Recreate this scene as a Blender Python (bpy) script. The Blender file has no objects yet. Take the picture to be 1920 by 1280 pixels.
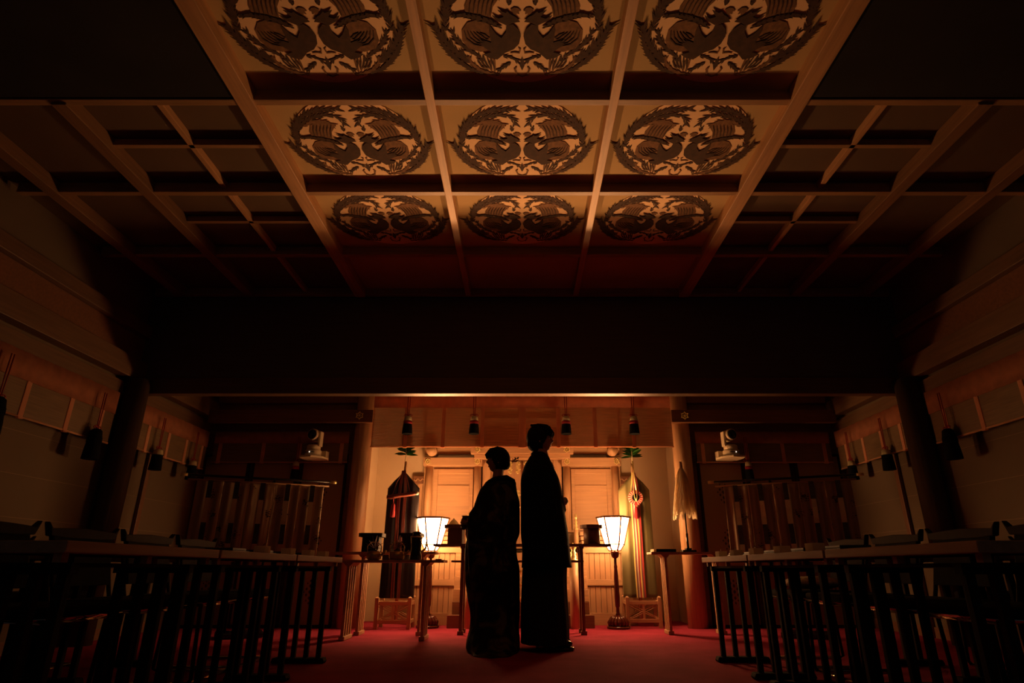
import bpy, math, random
from mathutils import Vector, Matrix

# ------------------------------------------------------------------ camera, world, exposure
S = bpy.context.scene
C = S.collection
F_PX = 1129.0
PITCH = math.radians(20.68)
CX_PX = 979.0
EYE = 0.58
cam_data = bpy.data.cameras.new('camera')
cam_data.sensor_width = 36.0
cam_data.lens = 36.0 * F_PX / 1920.0
cam_data.shift_x = -(CX_PX - 960.0) / 1920.0
cam_data.clip_start = 0.02
cam = bpy.data.objects.new('camera', cam_data)
C.objects.link(cam)
cam.location = (0, 0, EYE)
cam.rotation_euler = (math.pi / 2 + PITCH, 0, 0)
S.camera = cam

world = bpy.data.worlds.new('world')
world.use_nodes = True
world.node_tree.nodes['Background'].inputs['Color'].default_value = (0.75, 1.0, 1.0, 1)
world.node_tree.nodes['Background'].inputs['Strength'].default_value = 0.012  # faint cool ambient, added to lift the blacks, no source in the hall
S.world = world
S.view_settings.view_transform = 'Standard'
S.view_settings.look = 'None'
S.view_settings.exposure = 0.0
S.view_settings.gamma = 1.0
S.view_settings.use_curve_mapping = False
S.cycles.use_denoising = True
S.cycles.max_bounces = 8
S.cycles.diffuse_bounces = 3
S.cycles.transparent_max_bounces = 12
S.cycles.sample_clamp_indirect = 3.0
S.cycles.caustics_reflective = False
S.cycles.caustics_refractive = False

BULB_W = 300.0          # light thrown up out of the open lantern tops
SHADE_E = 38.0           # glow of the paper shades
LAMP_COL = (1.0, 0.47, 0.18)

# ------------------------------------------------------------------ helpers
def W(px, py, Y):
    cx = (px - CX_PX) / F_PX
    u = -(py - 640.0) / F_PX
    d = math.cos(PITCH) - u * math.sin(PITCH)
    e = math.sin(PITCH) + u * math.cos(PITCH)
    return (cx / d * Y, Y, EYE + e / d * Y)

class MB:
    def __init__(s): s.v = []; s.f = []
    def add(s, vs, fs):
        n = len(s.v); s.v += [tuple(p) for p in vs]; s.f += [tuple(i + n for i in q) for q in fs]; return s
    def box(s, x0, x1, y0, y1, z0, z1):
        return s.add([(x0,y0,z0),(x1,y0,z0),(x1,y1,z0),(x0,y1,z0),(x0,y0,z1),(x1,y0,z1),(x1,y1,z1),(x0,y1,z1)],
            [(3,2,1,0),(4,5,6,7),(0,1,5,4),(1,2,6,5),(2,3,7,6),(3,0,4,7)])
    def cb(s, c, d, rz=0.0, ry=0.0, rx=0.0):
        m = Matrix.Rotation(rz,3,'Z') @ Matrix.Rotation(ry,3,'Y') @ Matrix.Rotation(rx,3,'X')
        k = MB().box(-d[0]/2,d[0]/2,-d[1]/2,d[1]/2,-d[2]/2,d[2]/2)
        return s.add([tuple(m @ Vector(p) + Vector(c)) for p in k.v], k.f)
    def tube(s, pts, r, n=10, closed=False):
        pts = [Vector(p) for p in pts]; N = len(pts)
        rs = r if isinstance(r, (list, tuple)) else [r] * N
        rings = []; prev = None
        for i, p in enumerate(pts):
            if closed: t = pts[(i+1) % N] - pts[i-1]
            else: t = pts[min(i+1, N-1)] - pts[max(i-1, 0)]
            t.normalize()
            if prev is None:
                a = Vector((0,0,1)) if abs(t.z) < .9 else Vector((1,0,0))
                u = t.cross(a).normalized()
            else:
                u = (prev - t * prev.dot(t)).normalized()
            prev = u; w = t.cross(u)
            rings.append([p + (u*math.cos(2*math.pi*k/n) + w*math.sin(2*math.pi*k/n)) * rs[i] for k in range(n)])
        return s.loft(rings, closed)
    def loft(s, rings, closed=False, caps=True):
        n = len(rings[0]); vs = [p for r in rings for p in r]; fs = []
        R = len(rings)
        for i in range(R if closed else R-1):
            j = (i+1) % R
            for k in range(n):
                fs.append((i*n+k, i*n+(k+1)%n, j*n+(k+1)%n, j*n+k))
        if caps and not closed:
            fs.append(tuple(range(n-1,-1,-1))); fs.append(tuple((R-1)*n+k for k in range(n)))
        return s.add(vs, fs)
    def lathe(s, prof, c=(0,0,0), n=24, rot=0.0):
        return s.loft([[(c[0]+r*math.cos(2*math.pi*k/n+rot), c[1]+r*math.sin(2*math.pi*k/n+rot), c[2]+z) for k in range(n)] for r, z in prof])
    def ball(s, c, r, n=12):
        if not isinstance(r, (tuple, list)): r = (r, r, r)
        rings = []
        for i in range(n+1):
            a = math.pi * i / n; q = max(math.sin(a), .01)
            rings.append([(c[0]+r[0]*q*math.cos(2*math.pi*k/(2*n)), c[1]+r[1]*q*math.sin(2*math.pi*k/(2*n)), c[2]-r[2]*math.cos(a)) for k in range(2*n)])
        return s.loft(rings)
    def prism(s, pts, fn, t0, t1):
        """2-D outline pts -> fn(u, v, t), from depth t0 to t1"""
        n = len(pts); vs = [fn(u, v, t0) for u, v in pts] + [fn(u, v, t1) for u, v in pts]
        fs = [tuple(range(n-1,-1,-1)), tuple(range(n, 2*n))] + [(k, (k+1) % n, n+(k+1) % n, n+k) for k in range(n)]
        return s.add(vs, fs)
    def xf(s, m):
        s.v = [tuple(m @ Vector(p)) for p in s.v]; return s

def build(name, mb, mat, parent=None, smooth=False, bevel=0.0, label=None, kind=None):
    me = bpy.data.meshes.new(name)
    me.from_pydata(mb.v, [], mb.f)
    me.materials.append(mat)
    if smooth: me.polygons.foreach_set('use_smooth', [True] * len(me.polygons))
    me.update()
    o = bpy.data.objects.new(name, me); C.objects.link(o)
    if parent is not None: o.parent = parent
    if bevel:
        b = o.modifiers.new('bevel', 'BEVEL'); b.width = bevel; b.segments = 2; b.limit_method = 'ANGLE'
    if label: o['label'] = label
    if kind: o['kind'] = kind
    return o

def tag(o, label, cat, group=None):
    o['label'] = label; o['category'] = cat
    if group: o['group'] = group
    return o
def thing(name, label, cat, loc=(0,0,0), rz=0.0, group=None):
    o = bpy.data.objects.new(name, None); C.objects.link(o)
    o.empty_display_size = .1
    o.location = loc; o.rotation_euler = (0,0,rz)
    return tag(o, label, cat, group)
def struct(name, mb, mat, bevel=0.0, smooth=False):
    return build(name, mb, mat, None, smooth, bevel, None, 'structure')
def kids(o): return [c for c in list(C.objects) if c.parent == o]
def dup(root, loc, rz=None, label=None):
    r = root.copy(); C.objects.link(r); r.location = loc
    if rz is not None: r.rotation_euler = (0,0,rz)
    if label: r['label'] = label
    for ch in kids(root):
        if ch == r: continue
        c = ch.copy(); C.objects.link(c); c.parent = r
        for g in kids(ch):
            d = g.copy(); C.objects.link(d); d.parent = c
    return r

# ------------------------------------------------------------------ materials
def _nodes(name):
    m = bpy.data.materials.new(name); m.use_nodes = True
    nt = m.node_tree; return m, nt, nt.nodes['Principled BSDF']
def mat(name, col, rough=.6, metal=0.0, var=.12, scale=8.0, bump=0.0, bscale=60.0, stretch=(1,1,1), spec=.5, sheen=0.0):
    m, nt, b = _nodes(name)
    b.inputs['Roughness'].default_value = rough
    b.inputs['Metallic'].default_value = metal
    b.inputs['Specular IOR Level'].default_value = spec
    if sheen: b.inputs['Sheen Weight'].default_value = sheen
    tc = nt.nodes.new('ShaderNodeTexCoord'); mp = nt.nodes.new('ShaderNodeMapping')
    mp.inputs['Scale'].default_value = stretch
    nt.links.new(tc.outputs['Object'], mp.inputs['Vector'])
    n = nt.nodes.new('ShaderNodeTexNoise'); n.inputs['Scale'].default_value = scale; n.inputs['Detail'].default_value = 4
    nt.links.new(mp.outputs[0], n.inputs['Vector'])
    r = nt.nodes.new('ShaderNodeValToRGB')
    r.color_ramp.elements[0].position = .3; r.color_ramp.elements[1].position = .7
    r.color_ramp.elements[0].color = tuple(c*(1-var) for c in col) + (1,)
    r.color_ramp.elements[1].color = tuple(min(1, c*(1+var)) for c in col) + (1,)
    nt.links.new(n.outputs['Fac'], r.inputs['Fac']); nt.links.new(r.outputs[0], b.inputs['Base Color'])
    if bump:
        n2 = nt.nodes.new('ShaderNodeTexNoise'); n2.inputs['Scale'].default_value = bscale; n2.inputs['Detail'].default_value = 3
        nt.links.new(mp.outputs[0], n2.inputs['Vector'])
        bp = nt.nodes.new('ShaderNodeBump'); bp.inputs['Strength'].default_value = bump; bp.inputs['Distance'].default_value = .01
        nt.links.new(n2.outputs['Fac'], bp.inputs['Height']); nt.links.new(bp.outputs[0], b.inputs['Normal'])
    return m
def wood(name, col, axis='z', rough=.5, var=.16, spec=.5):
    st = {'x': (1.2,22,22), 'y': (22,1.2,22), 'z': (22,22,1.2)}[axis]
    return mat(name, col, rough, 0, var, 2.2, .06, 6, st, spec)
def emit(name, col, st):
    m, nt, b = _nodes(name)
    b.inputs['Base Color'].default_value = (.8,.75,.65,1)
    b.inputs['Emission Color'].default_value = tuple(col) + (1,)
    b.inputs['Emission Strength'].default_value = st
    return m
def woven(name, col, alpha, period=.0075):
    """bamboo blind: fine slats seen edge to edge, light comes through the gaps"""
    m, nt, b = _nodes(name)
    b.inputs['Roughness'].default_value = .6
    tc = nt.nodes.new('ShaderNodeTexCoord')
    w = nt.nodes.new('ShaderNodeTexWave'); w.wave_type = 'BANDS'; w.bands_direction = 'Z'
    w.inputs['Scale'].default_value = .314/period; w.inputs['Distortion'].default_value = .6; w.inputs['Detail Scale'].default_value = .5
    nt.links.new(tc.outputs['Object'], w.inputs['Vector'])
    n = nt.nodes.new('ShaderNodeTexNoise'); n.inputs['Scale'].default_value = 3
    mp = nt.nodes.new('ShaderNodeMapping'); mp.inputs['Scale'].default_value = (1.5,1.5,60)
    nt.links.new(tc.outputs['Object'], mp.inputs['Vector']); nt.links.new(mp.outputs[0], n.inputs['Vector'])
    r = nt.nodes.new('ShaderNodeValToRGB')
    r.color_ramp.elements[0].position = .25; r.color_ramp.elements[1].position = .75
    r.color_ramp.elements[0].color = tuple(c*.7 for c in col) + (1,); r.color_ramp.elements[1].color = tuple(c*1.3 for c in col) + (1,)
    nt.links.new(n.outputs['Fac'], r.inputs['Fac']); nt.links.new(r.outputs[0], b.inputs['Base Color'])
    mr = nt.nodes.new('ShaderNodeMapRange')
    mr.inputs['To Min'].default_value = max(0, alpha-.2); mr.inputs['To Max'].default_value = min(1, alpha+.2)
    nt.links.new(w.outputs['Fac'], mr.inputs['Value']); nt.links.new(mr.outputs[0], b.inputs['Alpha'])
    return m

def translucent(m, fac):
    """thin cloth or paper lets some light through"""
    nt = m.node_tree; b = nt.nodes['Principled BSDF']; out = nt.nodes['Material Output']
    t = nt.nodes.new('ShaderNodeBsdfTranslucent'); mx = nt.nodes.new('ShaderNodeMixShader'); mx.inputs[0].default_value = fac
    src = b.inputs['Base Color'].links[0].from_socket
    nt.links.new(src, t.inputs['Color']); nt.links.new(b.outputs[0], mx.inputs[1]); nt.links.new(t.outputs[0], mx.inputs[2])
    nt.links.new(mx.outputs[0], out.inputs['Surface'])
    return m
M = {}
M['carpet'] = mat('red_carpet', (.36,.036,.075), .95, 0, .18, 3.5, .5, 140, spec=.1)
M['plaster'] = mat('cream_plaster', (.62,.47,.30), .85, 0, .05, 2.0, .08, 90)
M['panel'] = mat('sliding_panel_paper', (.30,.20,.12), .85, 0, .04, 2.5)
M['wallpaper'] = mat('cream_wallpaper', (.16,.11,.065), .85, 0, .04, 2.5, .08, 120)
M['cyp_x'] = wood('cypress_along_x', (.50,.29,.15), 'x')
M['cyp_y'] = wood('cypress_along_y', (.50,.29,.15), 'y')
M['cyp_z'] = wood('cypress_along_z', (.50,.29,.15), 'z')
M['shr_x'] = wood('shrine_cypress_along_x', (.52,.30,.155), 'x', .5, .1)
M['shr_z'] = wood('shrine_cypress_along_z', (.52,.30,.155), 'z', .5, .1)
M['dwood_x'] = wood('brown_wood_along_x', (.20,.085,.04), 'x')
M['dwood_z'] = wood('brown_wood_along_z', (.20,.085,.04), 'z')
M['lintel'] = wood('dark_lintel_boards', (.13,.11,.10), 'x', .8, .1, .1)
M['lintel_beam'] = wood('lintel_beam_cypress', (.13,.070,.036), 'x')
M['side_beam'] = wood('side_wall_beam', (.16,.085,.042), 'y')
M['red_lacq'] = mat('dark_red_lacquer', (.10,.018,.010), .18, 0, .1)
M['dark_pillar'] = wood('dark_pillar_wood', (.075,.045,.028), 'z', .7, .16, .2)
M['rib_dim'] = mat('dark_red_ribbon', (.22,.050,.030), .6)  # red darkened in the colour, standing in for the unlit left banner
M['black_lacq'] = mat('black_lacquer', (.012,.010,.010), .2, 0, .1)
M['black_wood'] = wood('black_stained_wood', (.026,.016,.011), 'z', .8, .16, .12)
M['desk_wood'] = wood('desk_oak', (.46,.27,.14), 'y', .6, .16, .15)
M['table_wood'] = wood('table_cypress', (.42,.24,.13), 'x', .5)
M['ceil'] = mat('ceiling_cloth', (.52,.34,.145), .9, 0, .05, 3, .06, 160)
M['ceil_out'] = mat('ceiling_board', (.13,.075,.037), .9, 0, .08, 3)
M['beam_x'] = wood('ceiling_beam_along_x', (.36,.19,.085), 'x')
M['beam_out'] = wood('outer_ceiling_beam', (.27,.14,.065), 'y')  # darker copy of the beam wood, dimmer side light put into the colour
M['beam_y'] = wood('ceiling_beam_along_y', (.56,.30,.14), 'y')
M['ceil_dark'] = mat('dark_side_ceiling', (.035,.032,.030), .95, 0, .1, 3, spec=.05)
M['disc'] = mat('medallion_ground', (.92,.60,.33), .9, 0, .04, 4)
M['ink'] = mat('medallion_dark_ink', (.060,.024,.010), .9, 0, .3, 30)
M['ink2'] = mat('medallion_brown_ink', (.20,.090,.035), .9, 0, .3, 40)
M['gold'] = mat('gilt_brass', (1.0,.78,.34), .34, .6, .05)
M['chrome'] = mat('chrome', (.75,.72,.68), .12, 1.0, .02)
M['valance'] = translucent(mat('valance_brocade', (.62,.26,.14), .8, 0, .12, 14, .2, 60), .5)
M['strap'] = translucent(mat('blind_strap', (1.0,.56,.34), .75, 0, .1, 10), .6)
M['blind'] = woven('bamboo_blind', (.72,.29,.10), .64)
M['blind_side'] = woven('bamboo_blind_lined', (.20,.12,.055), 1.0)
M['cord'] = mat('red_cord', (.30,.015,.010), .7)
M['tassel_black'] = mat('black_tassel_thread', (.010,.010,.012), .9, 0, .1, 60, .5, 200, (6,6,.5), spec=.05)
M['tassel_red'] = mat('red_tassel_thread', (.33,.012,.02), .8, 0, .1, 60, .5, 200, (6,6,.5))
M['tassel_cream'] = mat('cream_tassel_thread', (.55,.45,.25), .8, 0, .1, 60, .5, 200, (6,6,.5))
M['cam'] = mat('camera_white_plastic', (.72,.58,.38), .4, 0, .03)
M['lens'] = mat('camera_lens', (.008,.008,.010), .08)
M['paper'] = translucent(mat('white_paper', (.88,.74,.50), .8, 0, .05, 20), .6)
M['leaf'] = mat('sakaki_leaf', (.035,.16,.03), .35, 0, .3, 20)
M['stem'] = mat('sakaki_stem', (.38,.30,.16), .7)
M['silk_green'] = mat('olive_green_silk', (.15,.13,.055), .38, 0, .08, 3, .05, 10, (10,10,.4))
M['silk_dark'] = mat('dark_navy_silk', (.012,.008,.010), .4, 0, .1, 3)
M['rib_yellow'] = mat('yellow_ribbon', (.80,.62,.20), .5)
M['rib_red'] = mat('red_ribbon', (.50,.05,.05), .5)
M['rib_purple'] = mat('mauve_ribbon', (.22,.09,.10), .5)
M['rib_white'] = mat('white_ribbon', (.75,.66,.52), .5)
M['mirror'] = mat('dark_bronze_mirror', (.03,.028,.02), .15, .6)
M['shade_frame'] = mat('shade_frame_wood', (.20,.07,.03), .35)
M['shade'] = emit('lit_paper_shade', LAMP_COL, SHADE_E)
M['shade_front'] = emit('brightly_lit_paper_shade', LAMP_COL, SHADE_E * 2.2)
M['skin'] = mat('skin', (.42,.23,.15), .6, 0, .05, 12, .05, 200, spec=.15)
M['eye'] = mat('eye_white', (.7,.66,.6), .3)
M['iris'] = mat('dark_iris', (.02,.01,.008), .2)
M['lip'] = mat('red_lips', (.42,.05,.04), .4)
M['hair'] = mat('black_hair', (.010,.008,.008), .7, 0, .3, 40, .4, 120, (1,1,6), spec=.1)
M['haori'] = mat('black_silk', (.008,.008,.009), .85, 0, .15, 8, .2, 90, spec=.08)
M['hakama'] = mat('dark_hakama_cloth', (.014,.013,.013), .8, 0, .2, 50, .2, 90, (8,8,.3), spec=.2)
M['white_cloth'] = mat('white_silk', (.6,.55,.48), .6)
M['pale_ribbon'] = mat('cream_ribbon', (.48,.33,.20), .75)
M['shoe'] = mat('black_zori', (.012,.010,.010), .25)
M['cushion'] = mat('cream_brocade_cushion', (.45,.34,.22), .8, 0, .45, 45)
M['chair_cloth'] = mat('black_chair_cloth', (.016,.014,.013), .9, 0, .2, 20, spec=.05)
M['book'] = mat('dark_book_cover', (.03,.02,.018), .5)
M['flower_red'] = mat('dark_red_petal', (.10,.012,.015), .6)
M['led'] = emit('camera_light', (1.0,.75,.6), 3.0)
M['kettle'] = mat('gold_lacquer_kettle', (.50,.33,.12), .28, .7)

def brocade():
    m, nt, b = _nodes('dark_brocade_kimono')
    b.inputs['Roughness'].default_value = .85; b.inputs['Specular IOR Level'].default_value = .1
    tc = nt.nodes.new('ShaderNodeTexCoord')
    n = nt.nodes.new('ShaderNodeTexNoise'); n.inputs['Scale'].default_value = 7; n.inputs['Detail'].default_value = 5; n.inputs['Distortion'].default_value = 1.2
    nt.links.new(tc.outputs['Object'], n.inputs['Vector'])
    r = nt.nodes.new('ShaderNodeValToRGB'); e = r.color_ramp.elements
    e[0].position = .46; e[0].color = (.012,.010,.009,1)
    e[1].position = .60; e[1].color = (.10,.07,.03,1)
    x = r.color_ramp.elements.new(.53); x.color = (.035,.025,.014,1)
    nt.links.new(n.outputs['Fac'], r.inputs['Fac']); nt.links.new(r.outputs[0], b.inputs['Base Color'])
    return m
M['brocade'] = brocade()

def printed():
    """curtain cloth: cream ground with scattered dark pine sprigs"""
    m, nt, b = _nodes('printed_curtain_cloth')
    b.inputs['Roughness'].default_value = .8
    tc = nt.nodes.new('ShaderNodeTexCoord')
    v = nt.nodes.new('ShaderNodeTexVoronoi'); v.inputs['Scale'].default_value = 5.5
    nt.links.new(tc.outputs['Object'], v.inputs['Vector'])
    n = nt.nodes.new('ShaderNodeTexNoise'); n.inputs['Scale'].default_value = 45; n.inputs['Detail'].default_value = 3
    mp = nt.nodes.new('ShaderNodeMapping'); mp.inputs['Scale'].default_value = (1,1,2.4)
    nt.links.new(tc.outputs['Object'], mp.inputs['Vector']); nt.links.new(mp.outputs[0], n.inputs['Vector'])
    a = nt.nodes.new('ShaderNodeMath'); a.operation = 'MULTIPLY_ADD'; a.inputs[1].default_value = 1.1
    nt.links.new(n.outputs['Fac'], a.inputs[0]); nt.links.new(v.outputs['Distance'], a.inputs[2])
    r = nt.nodes.new('ShaderNodeValToRGB'); e = r.color_ramp.elements
    e[0].position = .66; e[0].color = (.06,.035,.02,1); e[1].position = .72; e[1].color = (.44,.31,.19,1)
    nt.links.new(a.outputs[0], r.inputs['Fac']); nt.links.new(r.outputs[0], b.inputs['Base Color'])
    return m
M['printed'] = printed()

# ================================================================== SETTING
XW = 3.72       # side walls
YL = 5.50       # the big lintel across the hall
ZL = 2.13
YR = 7.00       # rear wall of the two wings
YN = 7.85       # back of the altar niche
ZC = 3.213      # ceiling boards
ZB = 3.126      # underside of the lattice
struct('floor', MB().box(-4.2,4.2,-1.2,8.0,-.06,0), M['carpet'])
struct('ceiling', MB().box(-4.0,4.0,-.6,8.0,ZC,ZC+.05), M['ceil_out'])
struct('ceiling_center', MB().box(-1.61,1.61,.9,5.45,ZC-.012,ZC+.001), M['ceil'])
ntrim = [0]
def trim(mb, m, bevel=.004):
    ntrim[0] += 1
    return struct('trim_%d' % ntrim[0], mb, m, bevel)
YB = [.92, 1.85, 2.775, 3.69, 4.62]
for x in (-.536, .536): trim(MB().box(x-.027,x+.027,.5,5.46,ZB,ZC-.002), M['beam_y'])
for x in (-1.61, 1.61): trim(MB().box(x-.050,x+.050,.5,5.46,ZB-.015,ZC-.002), M['beam_y'])
for x in (-2.71, 2.71): trim(MB().box(x-.045,x+.045,2.80,5.46,ZB-.01,ZC-.002), M['beam_out'])
for x in (-3.40, 3.40): trim(MB().box(x-.045,x+.045,2.80,5.46,ZB-.01,ZC-.002), M['beam_out'])
for x in (-2.16, 2.16): trim(MB().box(x-.018,x+.018,2.80,5.46,ZC-.05,ZC-.002), M['beam_y'], .002)
for y in YB + [5.44]: trim(MB().box(-3.66 if y > 2 else -1.6,3.66 if y > 2 else 1.6,y,y+.05,ZB+.003,ZC-.003), M['beam_x'])
for s in (-1, 1):
    for y in (3.235, 4.155):
        a, b = sorted((s*1.655, s*2.67)); trim(MB().box(a,b,y-.018,y+.018,ZC-.05,ZC-.003), M['beam_x'], .002)

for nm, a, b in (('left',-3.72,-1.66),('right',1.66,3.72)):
    struct('ceiling_'+nm, MB().box(a,b,-.5,2.775,ZB+.01,ZB+.03), M['ceil_dark'])  # added flat boards, their near-black colour stands in for shade
# lintel wall across the hall
struct('wall_lintel', MB().box(-XW,XW,YL+.02,YL+.08,ZL+.10,ZC), M['lintel'])
trim(MB().box(-XW+.02,XW-.02,YL,YL+.10,ZL,ZL+.16), M['lintel_beam'], .006)
for s, side in ((-1,'left'), (1,'right')):
    def bx(x0, x1, y0, y1, z0, z1):
        a, b = sorted((s*x0, s*x1)); return MB().box(a,b,y0,y1,z0,z1)
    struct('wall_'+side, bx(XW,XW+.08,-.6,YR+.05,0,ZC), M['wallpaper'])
    for z in (.93, 1.23, 1.53):
        trim(bx(XW-.002,XW+.001,-.5,YR,z,z+.003), M['panel'], 0)          # wallpaper joints
    trim(bx(XW-.05,XW,-.5,YR,2.03,2.20), M['side_beam'])
    trim(bx(XW-.11,XW,-.5,YR,2.24,2.43), M['side_beam'])
    trim(bx(XW-.03,XW,-.5,YR,2.43,2.68), M['dwood_x'])
    trim(bx(XW-.09,XW,-.5,YL,2.68,2.80), M['side_beam'])
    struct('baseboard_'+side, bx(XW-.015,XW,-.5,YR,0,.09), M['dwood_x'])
    # rear wall of the wing
    struct('wall_wing_'+side, bx(1.93,XW,YR,YR+.08,0,ZC), M['dwood_x'])
    trim(bx(1.72,XW-.11,6.79,6.86,2.155,2.30), M['dwood_x'])
    trim(bx(1.80,XW-.12,6.93,7.0,2.42,2.62), M['dwood_x'])
    # niche sides
    struct('wall_niche_'+side, bx(1.87,1.95,6.98,YN,0,ZC), M['plaster'])
    trim(bx(XW-.035,XW,5.98,6.04,0,2.03), M['dwood_z'])
struct('wall_altar', MB().box(-1.95,1.95,YN,YN+.08,0,ZC), M['plaster'])
struct('wall_altar_upper', MB().box(-1.80,1.80,6.92,6.98,2.55,ZC), M['cyp_x'])

# pillars
pl = None
for s in (-1, 1):
    lab = ('round cypress pillar at the %s end of the bamboo blind, lantern light along its inner edge' % ('left' if s < 0 else 'right'))
    p = build('pillar', MB().lathe([(.105,0),(.105,ZC)], (0,0,0), 36), M['cyp_z'], None, True)
    p.location = (s*1.845, 6.95, 0)
    tag(p, lab, 'pillar', 'altar pillars')
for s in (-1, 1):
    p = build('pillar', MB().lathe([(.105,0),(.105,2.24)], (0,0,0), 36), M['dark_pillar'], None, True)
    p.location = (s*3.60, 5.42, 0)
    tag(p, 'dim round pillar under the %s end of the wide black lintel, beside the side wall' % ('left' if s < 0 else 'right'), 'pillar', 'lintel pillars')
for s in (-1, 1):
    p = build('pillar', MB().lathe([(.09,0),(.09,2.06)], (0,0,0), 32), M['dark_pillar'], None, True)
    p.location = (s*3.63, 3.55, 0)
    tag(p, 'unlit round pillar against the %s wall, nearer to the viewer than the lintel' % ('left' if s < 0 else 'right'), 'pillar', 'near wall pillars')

# ================================================================== CEILING MEDALLIONS
def med_uv(zx, zy):
    """point of the second-row centre medallion -> unit disc coordinates"""
    px, py = 840 + zx/6.62, 180 + zy/6.62
    cx = (px - 982.4)/F_PX; u = -(py-640)/F_PX
    d = math.cos(PITCH)-u*math.sin(PITCH); e = math.sin(PITCH)+u*math.cos(PITCH)
    Y = (ZC-EYE)*d/e
    return (cx/d*Y/.455, -(Y-3.235)/.455)
def plume(mb, path, w, barb, fn, lay, taper=True, step=.048, sides=(1,1), ang=.50):
    pts = [Vector(med_uv(*q)) for q in path]
    # resample
    out = []
    for i in range(len(pts)-1):
        a, b = pts[i], pts[i+1]; k = max(1, int((b-a).length/step))
        out += [a.lerp(b, j/k) for j in range(k)]
    out.append(pts[-1]); N = len(out)
    L = []; R = []
    for i, q in enumerate(out):
        t = (out[min(i+1,N-1)] - out[max(i-1,0)]).normalized(); n = Vector((-t.y, t.x))
        f = i/(N-1); ww = w*(math.sin(math.pi*min(1,max(.04,f)))**.5 if taper else 1)
        L.append(q+n*ww); R.append(q-n*ww)
        if barb and 0 < i < N:
            for sgn in (1,-1):
                if not sides[0 if sgn > 0 else 1]: continue
                base = q + n*sgn*ww*.5
                dirv = (t*(-math.cos(ang)) + n*sgn*math.sin(ang)).normalized()
                dl = barb*(.75+.25*math.sin(i*2.3)); m2 = Vector((-dirv.y, dirv.x))
                mb.prism([tuple(base - m2*dl*.12), tuple(base+dirv*dl*.45 - m2*dl*.13), tuple(base+dirv*dl), tuple(base+dirv*dl*.4+m2*dl*.10), tuple(base+m2*dl*.12)], fn, lay, lay-.002)
    poly = [tuple(q) for q in L] + [tuple(q) for q in reversed(R)]
    for i in range(N-1):
        mb.prism([tuple(L[i]), tuple(L[i+1]), tuple(R[i+1]), tuple(R[i])], fn, lay, lay-.002)

def phoenix_meshes(sg):
    R = .455
    def fn(u, v, t): return (sg*-u*R if sg < 0 else u*R, -v*R, t)
    def fnp(u, v, t): return ((u if sg < 0 else -u)*R, -v*R, t)
    fn = fnp
    dk = MB(); md = MB()
    P = lambda *q: [med_uv(*a) for a in q]
    # tail plumes round the rim
    plume(dk, [(865,340),(850,275),(775,220),(650,200),(520,228),(400,270),(310,330),(240,400),(215,470),(215,540)], .016, .12, fn, -.003)
    plume(dk, [(870,128),(760,140),(630,135),(500,165),(400,205),(310,262),(235,335),(195,420),(190,520),(200,600)], .018, .135, fn, -.003)
    plume(dk, [(85,560),(130,610),(190,680),(260,740),(340,790),(430,850)], .024, .15, fn, -.003)
    plume(dk, [(250,590),(290,660),(350,710),(440,760),(520,800),(560,840)], .020, .10, fn, -.003)
    plume(dk, [(120,640),(160,700),(230,775),(320,840),(430,900),(560,935)], .030, .08, fn, -.003)
    plume(md, [(420,800),(440,850),(520,905),(620,935),(720,945)], .020, .07, fn, -.003)
    plume(dk, [(250,492),(370,480),(500,500),(620,525),(745,580)], .035, .06, fn, -.006)
    plume(dk, [(700,922),(760,885),(828,852)], .018, .075, fn, -.003)
    plume(dk, [(925,868),(880,828),(820,806),(760,800)], .014, .075, fn, -.003, sides=(1,1))
    for k in range(5):
        plume(dk, [(505+k*30,800),(510+k*34,840),(545+k*30,880),(600+k*16,905)], .010, 0, fn, -.004)
    # wings
    md.prism(P((400,505),(385,420),(430,330),(500,300),(600,300),(740,335),(660,420),(640,500),(560,500)), fn, -.003, -.005)
    plume(md, [(740,345),(640,300),(540,285),(440,300),(340,350)], .03, .10, fn, -.003)
    md.prism(P((410,540),(355,600),(360,680),(420,740),(540,765),(640,750),(640,560),(520,515)), fn, -.003, -.005)
    for k in range(6):
        plume(dk, [(380+k*30,600+k*3),(400+k*36,660-k*6),(470+k*30,705-k*10),(560+k*14,720-k*14)], .007, 0, fn, -.006)
        plume(dk, [(430+k*40,480),(440+k*42,400),(470+k*44,330)], .006, 0, fn, -.006)
    # body, neck and head
    dk.prism(P((850,548),(905,588),(930,640),(912,700),(860,742),(780,768),(700,822),(615,808),(560,780),(640,765),(545,712),(522,655),(600,680),(640,690),(622,600),(630,560),(690,625),(740,655),(785,610),(790,562)), fn, -.005, -.008)
    dk.prism(P((650,480),(715,505),(765,492),(705,440),(785,462),(800,450),(835,475),(880,492),(922,530),(850,538),(800,560),(745,540),(690,520)), fn, -.006, -.009)
    md.prism(P((830,442),(865,425),(905,430),(932,452),(905,455),(915,478),(888,470),(885,500),(858,470)), fn, -.003, -.005)
    # legs and claws
    for q in (((640,815),(634,860),(640,915)), ((668,825),(672,870),(672,925))): plume(md, q, .012, 0, fn, -.003, False)
    plume(dk, [(800,345),(820,400),(812,410)], .02, .05, fn, -.003)
    plume(md, [(825,775),(870,770),(915,775),(925,745),(900,730)], .010, 0, fn, -.003)
    plume(md, [(945,960),(890,945),(870,900),(890,885)], .012, .03, fn, -.003)
    return dk, md
MED = []
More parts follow.
